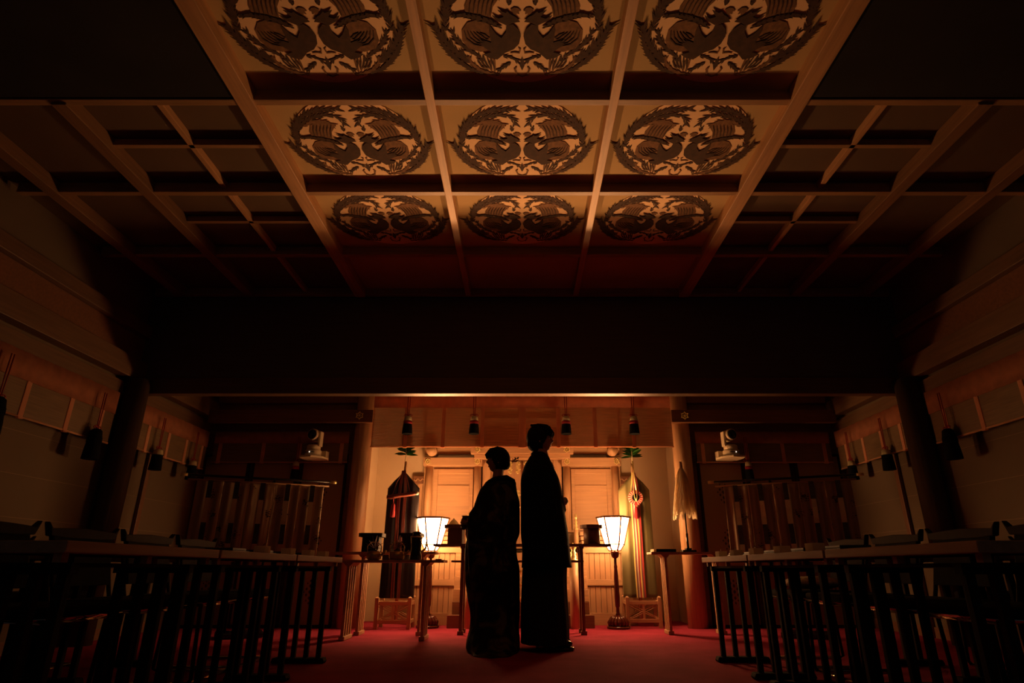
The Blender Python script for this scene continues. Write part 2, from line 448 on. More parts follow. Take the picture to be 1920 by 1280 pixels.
def make_medallion():
    t = thing('ceiling_medallion', '', 'ceiling painting', (0,0,ZC-.014))
    d = build('disc', MB().lathe([(.400,-.0015),(.400,0)], (0,0,0), 64), M['disc'], t)
    for sg in (-1, 1):
        dk, md = phoenix_meshes(sg)
        o = build('phoenix', dk, M['ink'], t)
        build('plumage', md, M['ink2'], o)
    orn = MB(); R = .455
    f2 = lambda u, v, t_: (u*R, -v*R, t_)
    for sg in (-1, 1):
        orn.prism([(0,-.68),(sg*.030,-.60),(sg*.020,-.54),(0,-.47)], f2, -.003, -.005)
    build('blossom', orn, M['ink'], t)
    return t
rows = [(2.315,'nearest row cut by view edge'), (3.235,'middle row'), (4.155,'farthest row half in shade')]
first = None
for y, rn in rows:
    for x, cn in ((-1.073,'left'), (0,'centre'), (1.073,'right')):
        lab = 'round phoenix painting on ceiling, %s, %s column' % (rn, cn)
        if first is None:
            first = make_medallion(); first['label'] = lab; first['group'] = 'phoenix medallions of the coffered ceiling'; first.location = (x,y,ZC-.014)
        else: dup(first, (x,y,ZC-.014), None, lab)

# ================================================================== BLINDS
def tassel(loc, label, rz=0.0, col=('tassel_cream','tassel_red','tassel_black'), h=.22, w=.045, cord=.26, group=None, cat='tassel'):
    t = thing('tassel', label, cat, loc, rz, group)
    # origin: top of the hanging cord; everything hangs down
    c = MB()
    for sx in (-.012, .012): c.tube([(sx,0,0),(sx,0,-cord*.5),(sx*.6,0,-cord)], .0045, 6)
    for sx in (-1, 1):
        c.tube([(0,0,-cord), (sx*.03,0,-cord+.014), (sx*.046,0,-cord+.002), (sx*.03,0,-cord-.014), (0,0,-cord)], .005, 6)
    c.ball((0,0,-cord), .012, 6)
    build('cord', c, M['cord'], t, True)
    z = -cord - .01
    build('tassel_head', MB().lathe([(w*.42,z),(w*.7,z-h*.06),(w*.85,z-h*.30)], (0,0,0), 14), M[col[0]], t, True)
    build('tassel_band', MB().lathe([(w*.88,z-h*.28),(w*.92,z-h*.46)], (0,0,0), 14), M[col[1]], t, True)
    sk = MB(); sk.lathe([(w*.86,z-h*.44),(w*.98,z-h*.7),(w*1.05,z-h)], (0,0,0), 18)
    build('tassel_skirt', sk, M[col[2]], t)
    return t
def blind(name_label, loc, rz, width, z_top, z_val, z_bot, straps, m_blind, thick=.006, hooks=True, group='bamboo blinds'):
    t = thing('bamboo_blind', name_label, 'blind', loc, rz, group)
    n = 40; h = width/2
    mb = MB()
    # gently sagging slat sheet
    mb.box(-h, h, -thick/2, thick/2, z_bot, z_val)
    build('slats', mb, m_blind, t)
    build('bottom_rail', MB().tube([(-h-.005,0,z_bot),(h+.005,0,z_bot)], .008, 8), M['strap'], t, True)
    val = MB(); seg = 60; top=[]; bot=[]
    for k in range(seg+1):
        x = -h + width*k/seg; y = -.012 - .004*math.sin(x*37) ; top.append((x,y,z_top)); bot.append((x,y-.002*math.sin(x*61),z_val-.004))
    vs = top+bot+[(a,b+.01,c) for a,b,c in top]+[(a,b+.01,c) for a,b,c in bot]; q = seg+1; fs = []
    for k in range(seg):
        fs += [(k,k+1,q+k+1,q+k),(2*q+k,3*q+k,3*q+k+1,2*q+k+1),(k,2*q+k,2*q+k+1,k+1),(q+k,q+k+1,3*q+k+1,3*q+k)]
    val.add(vs, fs)
    build('valance', val, M['valance'], t, True)
    for x in straps:
        s_ = MB().box(x-.021,x+.021,-thick/2-.006,-thick/2-.001,z_bot-.006,z_val); s_.box(x-.021,x+.021,-thick/2-.012,-thick/2+.012,z_bot-.014,z_bot-.006)
        build('strap', s_, M['strap'], t)
    return t
blind('wide sheer bamboo blind hanging above the couple between the two altar pillars', (0,6.80,0), 0, 3.43, 2.62, 2.33, 1.874,
      [-1.33,-.90,-.455,-.02,.02,.415,.835,1.27], M['blind'])
for x, d in ((-1.30,'above the dark banner'), (-.545,'above the bride'), (.50,'beside the head of the groom'), (1.27,'above the green banner')):
    tassel((x,6.731,2.48), 'cream, red and black tassel hanging from the altar blind %s' % d, group='tassels of the altar blind', h=.205, w=.056)
for s, side in ((-1,'left'), (1,'right')):
    # along the side wall, behind the lintel
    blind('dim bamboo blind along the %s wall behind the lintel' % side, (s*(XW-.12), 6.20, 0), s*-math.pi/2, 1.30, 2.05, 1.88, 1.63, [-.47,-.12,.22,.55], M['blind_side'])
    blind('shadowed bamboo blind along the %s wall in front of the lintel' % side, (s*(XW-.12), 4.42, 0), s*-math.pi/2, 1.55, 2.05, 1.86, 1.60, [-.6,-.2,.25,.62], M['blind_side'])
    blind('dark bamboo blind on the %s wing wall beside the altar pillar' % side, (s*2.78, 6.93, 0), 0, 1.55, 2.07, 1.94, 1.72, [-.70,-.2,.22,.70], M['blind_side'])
    for y, w, dd in ((5.86,.055,'nearer'), (6.52,.05,'farther')):
        tassel((s*(XW-.18), y, 1.98), '%s of the two black tassels on the %s wall blind behind the lintel' % (dd, side), s*math.pi/2, ('tassel_cream','tassel_black','tassel_black'), .20, w, .30, 'side wall tassels')
    for y, w, dd in ((3.95,.055,'nearer to the viewer'), (4.95,.055,'nearer to the lintel')):
        tassel((s*(XW-.18), y, 1.98), 'large black tassel on the shadowed %s wall blind, %s' % (side, dd), s*math.pi/2, ('tassel_black','tassel_black','tassel_black'), .25, w*1.1, .30, 'side wall tassels')
    tassel((s*2.56, 6.87, 2.0), 'black tassel on the %s wing wall blind, beside the white camera' % side, 0, ('tassel_cream','tassel_red','tassel_black'), .20, .045, .27, 'wing wall tassels')
    # sliding panels with flower crests
    for k in range(3):
        x0 = 2.02 + k*.56
        t = thing('sliding_panel', 'cream sliding panel with dark flower crests, %s from the %s altar pillar' % (('first','second','third')[k], side), 'panel', (s*(x0+.25), 6.975, 0), 0, 'crested sliding panels')
        build('panel_board', MB().box(-.24,.24,-.012,.012,.02,1.80), M['panel'], t)
        fr = MB().box(-.26,-.235,-.018,.018,0,1.82); fr.box(.235,.26,-.018,.018,0,1.82); fr.box(-.26,.26,-.018,.018,0,.03); fr.box(-.26,.26,-.018,.018,1.79,1.82)
        build('panel_frame', fr, M['black_wood'], t, bevel=.002)
        for zc in (.35, .87, 1.39):
            fl = MB()
            for (a, b, r) in [(0,.11,.016),(0,.06,.020),(0,0,.022),(0,-.06,.020),(0,-.11,.016),(.035,.03,.018),(-.035,.03,.018),(.035,-.03,.018),(-.035,-.03,.018),(.03,.085,.012),(-.03,.085,.012),(.06,0,.013),(-.06,0,.013),(.03,-.085,.012),(-.03,-.085,.012)]:
                fl.prism([(a,b-r),(a+r*.7,b),(a,b+r),(a-r*.7,b)], lambda u,v,t_: (u,t_,zc+v), -.014, -.0125)
            build('flower_crest', fl, M['book'], t)

# gold fittings on the nageshi beams beside the altar blind
def crest(mb, c, r, face='y'):
    def fn(u, v, t): return (c[0]+u, c[1]-t, c[2]+v) if face == 'y' else (c[0]+t*face, c[1]+u, c[2]+v)
    for k in range(6):
        a0 = math.pi/6 + k*math.pi/3; a1 = a0 + math.pi/3
        p = [(r*math.cos(a0), r*math.sin(a0)), (r*math.cos(a1), r*math.sin(a1)), (r*.72*math.cos(a1), r*.72*math.sin(a1)), (r*.72*math.cos(a0), r*.72*math.sin(a0))]
        mb.prism(p, fn, 0, .008)
        q = fn(r*1.0*math.cos(a0), r*1.0*math.sin(a0), .008); mb.ball(q, r*.16, 5)
        am = (a0+a1)/2; q = fn(r*.40*math.cos(am), r*.40*math.sin(am), .006); mb.ball(q, r*.15, 5)
    mb.ball(fn(0,0,.008), r*.20, 6)
for s, side in ((-1,'left'), (1,'right')):
    g = MB(); crest(g, (0,0,0), .042)
    o = build('gold_fitting', g, M['gold'], None, True); o.location = (s*1.87, 6.786, 2.23)
    tag(o, 'six pointed gold fitting on the beam by the %s altar pillar' % side, 'fitting', 'beam fittings')

# ================================================================== ALTAR SHRINE
sh = thing('altar_shrine', 'pale wooden altar with gilt fittings and closed doors behind the couple', 'altar', (0,7.3,0))
yo = -7.3
def lb(x0,x1,y0,y1,z0,z1, mb=None):
    mb = mb or MB(); return mb.box(x0,x1,y0+yo,y1+yo,z0,z1)
for s in (-1, 1):
    def sb(x0,x1,y0,y1,z0,z1,mb=None):
        a,b = sorted((s*x0,s*x1)); return lb(a,b,y0,y1,z0,z1,mb)
    side = 'left' if s < 0 else 'right'
    build('base_board', sb(.70,1.24,7.27,7.33,0,.125), M['shr_x'], sh, bevel=.003)
    pn = MB(); n = 9; w = .54/n
    for z0, z1 in ((.125,.40),(.47,.75)):
        for k in range(n): sb(.70+k*w+.0022,.70+(k+1)*w-.0022,7.28,7.32,z0,z1,pn)
        sb(.70,1.24,7.30,7.33,z0,z1,pn)
    build('slatted_panel', pn, M['shr_z'], sh, bevel=.0015)
    build('middle_rail', sb(.70,1.24,7.26,7.33,.405,.47), M['shr_x'], sh, bevel=.003)
    build('top_rail', sb(.66,1.24,7.26,7.33,.75,.84), M['shr_x'], sh, bevel=.003)
    st = MB()
    for k in range(3): sb(.69,1.26,7.36+k*.09,7.80,.84+k*.055,.84+k*.055+.045,st)
    build('ledge', st, M['shr_x'], sh, bevel=.004)
    build('side_board', sb(1.24,1.27,7.27,7.80,0,.84), M['shr_z'], sh)
    # side cabinet with its door
    cab = sb(.52,1.24,7.72,7.80,1.0,1.80); build('cabinet_back', cab, M['shr_z'], sh)
    for x in (.56, 1.17):
        build('post', MB().lathe([(.045,1.0),(.045,1.80)], (s*x,7.68+yo,0), 20), M['shr_z'], sh, True)
    dr = MB(); sb(.615,.66,7.69,7.71,1.02,1.76,dr); sb(1.06,1.115,7.69,7.71,1.02,1.76,dr); sb(.66,1.06,7.69,7.71,1.02,1.08,dr); sb(.66,1.06,7.69,7.71,1.48,1.56,dr); sb(.66,1.06,7.69,7.71,1.70,1.76,dr); sb(.66,1.06,7.705,7.712,1.05,1.72,dr)
    build('door', dr, M['shr_x'], sh, bevel=.003)
    build('header_beam', sb(.50,1.24,7.60,7.70,1.79,1.89), M['shr_x'], sh, bevel=.004)
    build('log_cap', MB().tube([(s*1.14,7.55+yo,1.97),(s*1.14,7.80+yo,1.97)], .062, 20), M['shr_z'], sh, True)
    build('upper_board', sb(.60,1.24,7.68,7.74,1.95,2.55), M['cyp_x'], sh)
    build('upper_post', sb(.50,.60,7.66,7.74,1.9,2.75), M['shr_z'], sh)
    for x, z in ((1.185,1.84), (.56,1.84)):
        g = MB(); crest(g, (s*x,7.598+yo,z), .036); build('gilt_crest', g, M['gold'], sh, True)
    g = MB(); crest(g, (s*.555,7.508+yo,1.975), .036); build('gilt_crest', g, M['gold'], sh, True)
    # carved panel and wood strip between shrine and plaster
    build('carved_panel', sb(1.24,1.38,7.76,7.80,1.59,1.68), M['dwood_x'], sh, bevel=.004)
    wv = MB().tube([(s*(1.25+.01*k), 7.757+yo, 1.635+.014*math.sin(k*1.1)) for k in range(13)], .006, 6)
    build('carving', wv, M['shr_x'], sh, True)
    build('wood_strip', sb(1.24,1.32,7.78,7.80,.84,1.59), M['cyp_z'], sh)
    # inner recess
    build('inner_wall', sb(.40,.50,7.70,7.80,.84,2.0), M['shr_z'], sh)
    build('inner_door', sb(.02,.38,7.765,7.79,1.0,1.86), M['shr_z'], sh, bevel=.003)
    build('inner_post', sb(.36,.41,7.72,7.76,.95,1.88), M['cyp_z'], sh, bevel=.003)
    for z0, z1, x0 in ((1.72,1.86,.03),(1.72,1.86,.13),(1.28,1.42,.10),(1.20,1.50,.03)):
        g = MB()
        for k in range(7):
            g.ball((s*(x0+.02+.016*math.sin(k*2.1)), 7.76+yo, z0+(z1-z0)*k/6), (.018,.007,.013), 6)
        sb(x0,x0+.05,7.762,7.766,z0,z1,g)
        build('door_hardware', g, M['gold'], sh)
build('centre_lintel', lb(-.64,.64,7.51,7.62,1.925,2.03), M['shr_x'], sh, bevel=.005)
build('centre_bracket', lb(-.60,.60,7.54,7.66,1.87,1.925), M['shr_x'], sh, bevel=.004)
build('recess_back', lb(-.50,.50,7.79,7.80,.84,2.8), M['cyp_z'], sh)
build('deck', lb(-1.24,1.24,7.30,7.80,.80,.84), M['shr_x'], sh)
build('upper_frieze', lb(-1.24,1.24,7.72,7.78,2.30,2.42), M['cyp_x'], sh)
# gilded metalwork panel seen between the couple
g = lb(-.16,.16,7.44,7.46,.70,.80); 
for zz in (.60, .36): 
    for k in range(-4,5):
        g.ball((k*.034, 7.435+yo, zz), (.014,.008,.028), 6); g.ball((k*.034+.017, 7.435+yo, zz+.035), (.010,.006,.010), 5)
stp = thing('altar_steps', 'reddish wooden steps rising to the altar doors behind the couple', 'steps', (-.015,6.93,0))
for k in range(6):
    hw = .775 if k == 0 else .735
    build('step', MB().box(-hw,hw,k*.062 + (0 if k == 0 else .03), .305 if k == 0 else .335,k*.125,(k+1)*.125), M['dwood_x'] if k < 2 else M['cyp_x'], stp, bevel=.004)
gm = MB()
for zc in (.44, .30, .57):
    for k in range(-5,6):
        gm.ball((k*.030, .055, zc-.02+.018*(k%2)), (.014,.014,.024), 6)
build('gilt_edging', gm, M['gold'], stp, True)
# newel posts with gilt finials
def newel(x, y, z0, h, r, lab):
    t = thing('newel_post', lab, 'post', (x,y,z0), 0, 'finial posts beside the altar steps')
    build('post_shaft', MB().lathe([(r,0),(r,h)], (0,0,0), 20), M['shr_z'], t, True)
    build('finial', MB().lathe([(r*1.02,h),(r*1.02,h+.012),(r*.6,h+.02),(r*.78,h+.045),(r*.5,h+.062),(r*.72,h+.085),(r*.4,h+.10),(r*.62,h+.128),(r*.7,h+.145),(r*.3,h+.170),(.001,h+.185)], (0,0,0), 20), M['gold'], t, True)
    return t
for s, side in ((-1,'left'),(1,'right')):
    newel(s*.550, 6.872, 0, .66, .048, 'thick pale post with gold finial at the foot of the altar steps, %s side' % side)
    newel(s*.63, 7.36, .84, .17, .026, 'slim pale post with gold finial at the head of the altar steps, %s side' % side)

# ================================================================== FLOOR LANTERNS
def lantern(loc, rot, label):
    t = thing('floor_lantern', label, 'lamp', loc, 0, 'standing paper lanterns')
    b = MB().lathe([(.118,0),(.122,.012),(.118,.024),(.104,.026)], (0,0,0), 32)
    for k in range(16):
        a = 2*math.pi*k/16
        b.tube([(.085*math.cos(a),.085*math.sin(a),.02),(.094*math.cos(a),.094*math.sin(a),.06),(.070*math.cos(a),.070*math.sin(a),.10),(.030*math.cos(a),.030*math.sin(a),.122)], [.020,.021,.017,.010], 8)
    b.lathe([(.09,.02),(.09,.06),(.065,.10),(.025,.125)], (0,0,0), 24)
    build('base', b, M['red_lacq'], t, True)
    build('pole', MB().lathe([(.020,.12),(.026,.135),(.018,.15),(.016,.20),(.024,.215),(.028,.30),(.024,.50),(.017,.585),(.020,.60),(.015,.62),(.014,.70)], (0,0,0), 20), M['red_lacq'], t, True)
    build('cup', MB().lathe([(.020,.685),(.038,.70),(.045,.73),(.044,.765)], (0,0,0), 20), M['red_lacq'], t, True)
    lv = [(.058,.765),(.103,.828),(.130,.93),(.178,1.105)]
    mid = []
    for i in range(len(lv)-1):
        for k in range(5):
            f = k/5; mid.append((lv[i][0]*(1-f)+lv[i+1][0]*f, lv[i][1]*(1-f)+lv[i+1][1]*f))
    mid.append(lv[-1])
    for k in range(6):
        a0 = rot + k*math.pi/3; a1 = a0 + math.pi/3
        p = MB(); vs = []
        for r, z in mid:
            r *= .985
            vs += [(r*math.cos(a0), r*math.sin(a0), z), (r*math.cos(a1), r*math.sin(a1), z)]
        fs = [(2*i, 2*i+1, 2*i+3, 2*i+2) for i in range(len(mid)-1)]
        p.add(vs, fs)
        o = build('shade_panel', p, M['shade_front' if math.sin((a0+a1)/2) < .1 else 'shade'], t)   # hall-facing panels get extra glow, added to brighten desks and floor
        sol = o.modifiers.new('solid','SOLIDIFY'); sol.thickness = .002; sol.offset = -1
        build('rib', MB().tube([(r*math.cos(a0), r*math.sin(a0), z) for r, z in lv], .0095, 6), M['shade_frame'], t, True)
    for (r, z, q) in ((.060,.765,.007),(.106,.828,.006),(.183,1.108,.011)):
        h = MB().tube([(r*math.cos(rot+k*math.pi/3), r*math.sin(rot+k*math.pi/3), z) for k in range(6)], q, 6, True)
        build('hoop', h, M['shade_frame'], t)
    build('bulb_socket', MB().lathe([(.010,.765),(.010,1.03),(.018,1.035),(.018,1.05)], (0,0,0), 12), M['black_lacq'], t, True)
    L = bpy.data.lights.new('bulb', 'SPOT'); L.energy = BULB_W; L.color = LAMP_COL; L.shadow_soft_size = .03; L.spot_size = math.radians(63); L.spot_blend = 1.0
    lo = bpy.data.objects.new('bulb', L); C.objects.link(lo); lo.parent = t; lo.location = (0,0,1.085)
    aim = Vector((0,4.5,3.2)) - Vector((loc[0],loc[1],1.085)); lo.rotation_euler = aim.to_track_quat('-Z','Y').to_euler()
    return t
lantern((-.995,6.98,0), math.radians(10), 'lit paper lantern on a red lacquer stand, between the dark banner and the bride')
lantern((1.00,6.88,0), math.radians(50), 'lit paper lantern on a red lacquer stand, between the groom and the green banner')

# ================================================================== TABLES
def end_frame(mb_posts, x, y0, y1, z, n=4, along='y', r=.014):
    """posts of one end frame, spread over y0..y1"""
    out = []
    for k in range(n):
        q = y0 + (y1-y0)*(k+.5)/n
        out.append((x, q) if along == 'y' else (q, x))
    return out
def side_table(label, x0, x1, y0, y1, z, frames, m_top='table_wood', name='side_table'):
    cx, cy = (x0+x1)/2, (y0+y1)/2
    t = thing(name, label, 'table', (cx,cy,0))
    build('tabletop', MB().box(x0-cx,x1-cx,y0-cy,y1-cy,z-.022,z), M[m_top], t, bevel=.003)
    for fx in frames:
        fx -= cx; w0, w1 = y0-cy+.02, y1-cy-.02
        build('foot_rail', MB().box(fx-.026,fx+.026,w0,w1,0,.035), M[m_top], t, bevel=.006)
        build('bracket', MB().prism([(-.018,0),(-.045,.028),(.045,.028),(.018,0)], lambda u,v,tt: (fx+u,tt,z-.05+v), w0, w1), M[m_top], t)
        for k in range(4):
            yy = w0 + .02 + (w1-w0-.04)*k/3
            build('leg', MB().box(fx-.013,fx+.013,yy-.012,yy+.012,.03,z-.045), M[m_top], t, bevel=.002)
    return t
side_table('low wooden side table in front, carrying gold sake kettles and flowers, left of the bride', -1.80,-.70,5.72,6.02,.655,(-1.555,-.865))
side_table('higher wooden side table behind the kettle table, carrying two dark offering stands', -1.86,-.84,6.16,6.42,.735,(-1.54,-.965))
side_table('wooden side table with the paper wand, before the right altar pillar', 1.26,1.98,6.22,6.46,.735,(1.40,1.90))
# altar table behind the couple
at_ = thing('altar_table', 'dark wooden altar table with lower shelf, directly behind the couple', 'table', (0,6.36,0))
build('tabletop', MB().box(-.87,.87,-.15,.15,.787,.81), M['dwood_x'], at_, bevel=.003)
build('shelf', MB().box(-.69,.60,-.13,.13,.640,.658), M['dwood_x'], at_, bevel=.003)
for x in (-.58,.58):
    for y in (-.11,.11):
        build('leg', MB().box(x-.016,x+.016,y-.016,y+.016,0,.79).box(x-.028,x+.028,y-.028,y+.028,0,.035).box(x-.024,x+.024,y-.024,y+.024,.765,.79), M['dwood_z'], at_, bevel=.003)
def offering_stand(loc, label, rnd=False, w=.115, h=.175, m='dwood_z'):
    t = thing('offering_stand', label, 'offering stand', loc, 0, 'offering stands on the altar tables')
    r = .082
    if rnd:
        build('stand_body', MB().lathe([(r,0),(r,h-.03)], (0,0,0), 32), M[m], t, True)
        tr = MB().lathe([(w,h-.035),(w,h),(w-.008,h),(w-.010,h-.022),(.01,h-.022)], (0,0,0), 12)
    else:
        b = []
        for (x, y) in ((r,r-.02),(r-.02,r),(-r+.02,r),(-r,r-.02),(-r,-r+.02),(-r+.02,-r),(r-.02,-r),(r,-r+.02)): b.append((x,y))
        build('stand_body', MB().prism(b, lambda u,v,tt: (u,v,tt), 0, h-.03), M[m], t, bevel=.002)
        b2 = [(x*w/r, y*w/r) for x, y in b]
        tr = MB().prism(b2, lambda u,v,tt: (u,v,tt), h-.035, h-.022)
        for i in range(8):
            a, c = b2[i], b2[(i+1)%8]
            tr.prism([a, c, (c[0]*.93,c[1]*.93), (a[0]*.93,a[1]*.93)], lambda u,v,tt: (u,v,tt), h-.022, h)
    build('tray', tr, M[m], t, bevel=.001)
    return t
offering_stand((-1.49,6.29,.735), 'black square offering stand at the far left, on the higher side table', m='black_wood')
offering_stand((-1.10,6.29,.735), 'black square offering stand beside the left lantern, on the higher side table', m='black_wood')
offering_stand((-.66,6.36,.81), 'dark offering stand with a pointed salt heap, on the altar table by the bride', h=.185, m='dwood_z')
offering_stand((.70,6.36,.81), 'dark round offering stand on the altar table between groom and lantern', True, h=.185, m='dwood_z')
o = build('salt_heap', MB().lathe([(.052,0),(.056,.010),(.050,.030),(.036,.050),(.018,.065),(.004,.082)], (0,0,0), 20), M['paper'], None, True)
o.location = (-.69,6.33,.976); tag(o, 'small pointed offering heap on the stand beside the bride', 'offering')
o = build('offering_dish', MB().lathe([(.018,0),(.030,.004),(.062,.016),(.064,.020),(.03,.010),(.001,.008)], (0,0,0), 24), M['white_cloth'], None, True)
o.location = (.70,6.36,.975); tag(o, 'pale shallow dish on the round offering stand', 'dish')
# paper wand
wd = thing('paper_wand', 'purification wand of white paper streamers standing on the right side table', 'wand', (1.665,6.38,.735))
build('wand_stand', MB().box(-.07,.07,-.05,.05,0,.022).box(-.03,.03,-.03,.03,.022,.04), M['black_lacq'], wd, bevel=.006)
build('wand_pole', MB().lathe([(.012,.03),(.012,.18),(.008,.182),(.008,.86)], (0,0,0), 12), M['black_lacq'], wd, True)
build('wand_grip', MB().lathe([(.014,.80),(.020,.84),(.016,.88),(.013,.90)], (0,0,0), 14), M['cyp_z'], wd, True)
random.seed(4)
for ring, (n, r0, z1) in enumerate(((38,.125,.33),(34,.105,.37),(26,.085,.42),(22,.06,.47))):
    st = MB()
    for k in range(n):
        a = 2*math.pi*(k+.3*ring)/n + random.uniform(-.08,.08); rr = r0*random.uniform(.85,1.08); zb = z1 + random.uniform(-.02,.05)
        d = Vector((math.cos(a), math.sin(a), 0)); tn = Vector((-d.y, d.x, 0))
        pts = []
        for i in range(9):
            f = i/8; r = .012 + (rr-.012)*(f**.55); z = .84 + (zb-.84)*f - .02*math.sin(f*3.1)
            wdt = .0065*(.6+.8*f); zig = .005*(1 if i % 2 else -1)
            pts.append((d*r + tn*(zig-wdt) + Vector((0,0,z)), d*(r+.004) + tn*(zig+wdt) + Vector((0,0,z))))
        vs = [p for q in pts for p in q]; fs = [(2*i,2*i+1,2*i+3,2*i+2) for i in range(8)]
        st.add(vs, fs)
    build('streamer_layer', st, M['paper'], wd)
bk = thing('lacquer_box', 'flat dark box with a pale end on the right side table', 'box', (1.40,6.32,.735))
build('box_body', MB().box(-.085,.11,-.08,.08,0,.028), M['black_lacq'], bk, bevel=.003)
build('box_end', MB().box(-.11,-.085,-.08,.08,0,.028), M['paper'], bk, bevel=.003)

# sake kettles with paper butterflies, pourer and a vase of leaves
def leafblade(mb, p, d, L, w, up=Vector((0,0,1)), curl=.2):  # pointed leaf, folded along its midrib
    d = Vector(d).normalized(); s_ = d.cross(up)
    s_ = s_.normalized() if s_.length > .01 else Vector((1,0,0)); n = s_.cross(d)
    vs = []; K = 6
    for i in range(K+1):
        f = i/K; ww = w*math.sin(math.pi*min(.98,max(.03,f)))**.8; c = Vector(p)+d*L*f - Vector((0,0,1))*curl*L*f*f
        vs += [c - s_*ww + n*ww*.3, c, c + s_*ww + n*ww*.3]
    fs = []
    for i in range(K): fs += [(3*i,3*i+1,3*i+4,3*i+3),(3*i+1,3*i+2,3*i+5,3*i+4)]
    mb.add(vs, fs)
for x, lab in ((-1.31,'gold sake kettle with paper butterfly at the far left of the low side table'), (-1.10,'gold sake kettle with paper butterfly in the middle of the low side table')):
    t = thing('sake_kettle', lab, 'kettle', (x-.05,5.86,.655), 0, 'sake kettles')
    build('kettle_body', MB().lathe([(.045,0),(.066,.012),(.072,.045),(.060,.072),(.030,.082)], (0,0,0), 24), M['kettle'], t, True)
    build('kettle_lid', MB().lathe([(.036,.078),(.034,.088),(.010,.094),(.012,.104),(.002,.108)], (0,0,0), 20), M['black_lacq'], t, True)
    build('spout', MB().tube([(.062,0,.045),(.095,0,.060),(.110,0,.085)], [.014,.011,.009], 10), M['kettle'], t, True)
    build('handle', MB().tube([(-.062,0,.06),(-.066,0,.12),(-.03,0,.155),(.03,0,.155),(.066,0,.12),(.060,0,.06)], .005, 8), M['kettle'], t, True)
    bf = MB()
    for sx in (-1,1):
        leafblade(bf, (0,-.01,.10), (sx*.9,-.1,.55), .10, .018, curl=.05); leafblade(bf, (0,-.01,.10), (sx*.7,-.1,.95), .09, .016, curl=.0)
        leafblade(bf, (0,-.01,.10), (sx*.2,-.1,1), .12, .010, curl=.0); leafblade(bf, (0,-.01,.10), (sx*1,-.1,.15), .07, .014, curl=.2)
    build('paper_butterfly', bf, M['rib_purple'], t)
t = thing('sake_pourer', 'tall dark pourer with long spout, beside the left lantern on the low side table', 'pourer', (-.975,5.86,.655))
build('pourer_body', MB().lathe([(.050,0),(.056,.01),(.046,.10),(.050,.16),(.056,.20),(.040,.215),(.038,.235),(.050,.24),(.020,.25)], (0,0,0), 24), M['black_lacq'], t, True)
build('spout', MB().tube([(.05,0,.07),(.085,0,.10),(.095,0,.17)], [.012,.009,.007], 10), M['gold'], t, True)
build('rim', MB().lathe([(.058,.196),(.058,.206),(.04,.207)], (0,0,0), 24), M['gold'], t, True)
t = thing('wire_rest', 'thin metal rest with small black tray, right end of the low side table', 'rest', (-.81,5.86,.655))
build('wire', MB().tube([(-.05,0,.006),(-.05,0,.072),(.06,0,.072),(.045,0,.010)], .0025, 6), M['kettle'], t)
build('tray', MB().box(.02,.075,-.03,.03,0,.010), M['black_lacq'], t, bevel=.002)

# ================================================================== BANNERS WITH SAKAKI
def stand_frame(t, w=.34, d=.26, h=.31):
    for x in (-w/2, w/2):
        for y in (-d/2, d/2):
            build('stand_post', MB().box(x-.018,x+.018,y-.018,y+.018,0,h-.012).loft([[(x-.018,y-.018,h-.012),(x+.018,y-.018,h-.012),(x+.018,y+.018,h-.012),(x-.018,y+.018,h-.012)],[(x-.004,y-.004,h),(x+.004,y-.004,h),(x+.004,y+.004,h),(x-.004,y+.004,h)]]), M['cyp_z'], t)
    for z in (.07, .245):
        r = MB()
        for y in (-d/2, d/2): r.box(-w/2,w/2,y-.010,y+.010,z-.018,z+.018)
        for x in (-w/2, w/2): r.box(x-.010,x+.010,-d/2,d/2,z-.018,z+.018)
        build('stand_rail', r, M['cyp_x'], t, bevel=.002)
    x0, x1 = -w/2+.018, w/2-.018
    cr = MB()
    for y in (-d/2, d/2):
        cr.cb((0,y,.158),(.024,.012,.16))
        for k in (-1,1):
            for off in (-.014,.014): cr.tube([(k*x0,y,.088+off*.4),(k*x1,y,.228+off)], .0042, 6)
    build('lattice', cr, M['cyp_z'], t)
def sprig(t, z, seed):
    random.seed(seed)
    build('stem', MB().tube([(0,0,z-.13),(.004,0,z-.02),(0,0,z+.12),(.004,0,z+.26)], [.007,.006,.004,.002], 8), M['stem'], t, True)
    lf = MB()
    for k in range(64):
        f = k/63; zz = z - .035 + .29*f**1.15; a = k*2.4 + random.uniform(-.3,.3)
        L = .125*(1.05-.5*f)*random.uniform(.8,1.1)
        leafblade(lf, (0,0,zz-.02), (math.cos(a), math.sin(a)*.35, .25+.9*f+random.uniform(-.25,.2)), L, .0165, Vector((.2,-1,.5)), .12)
    build('sakaki_leaves', lf, M['leaf'], t)
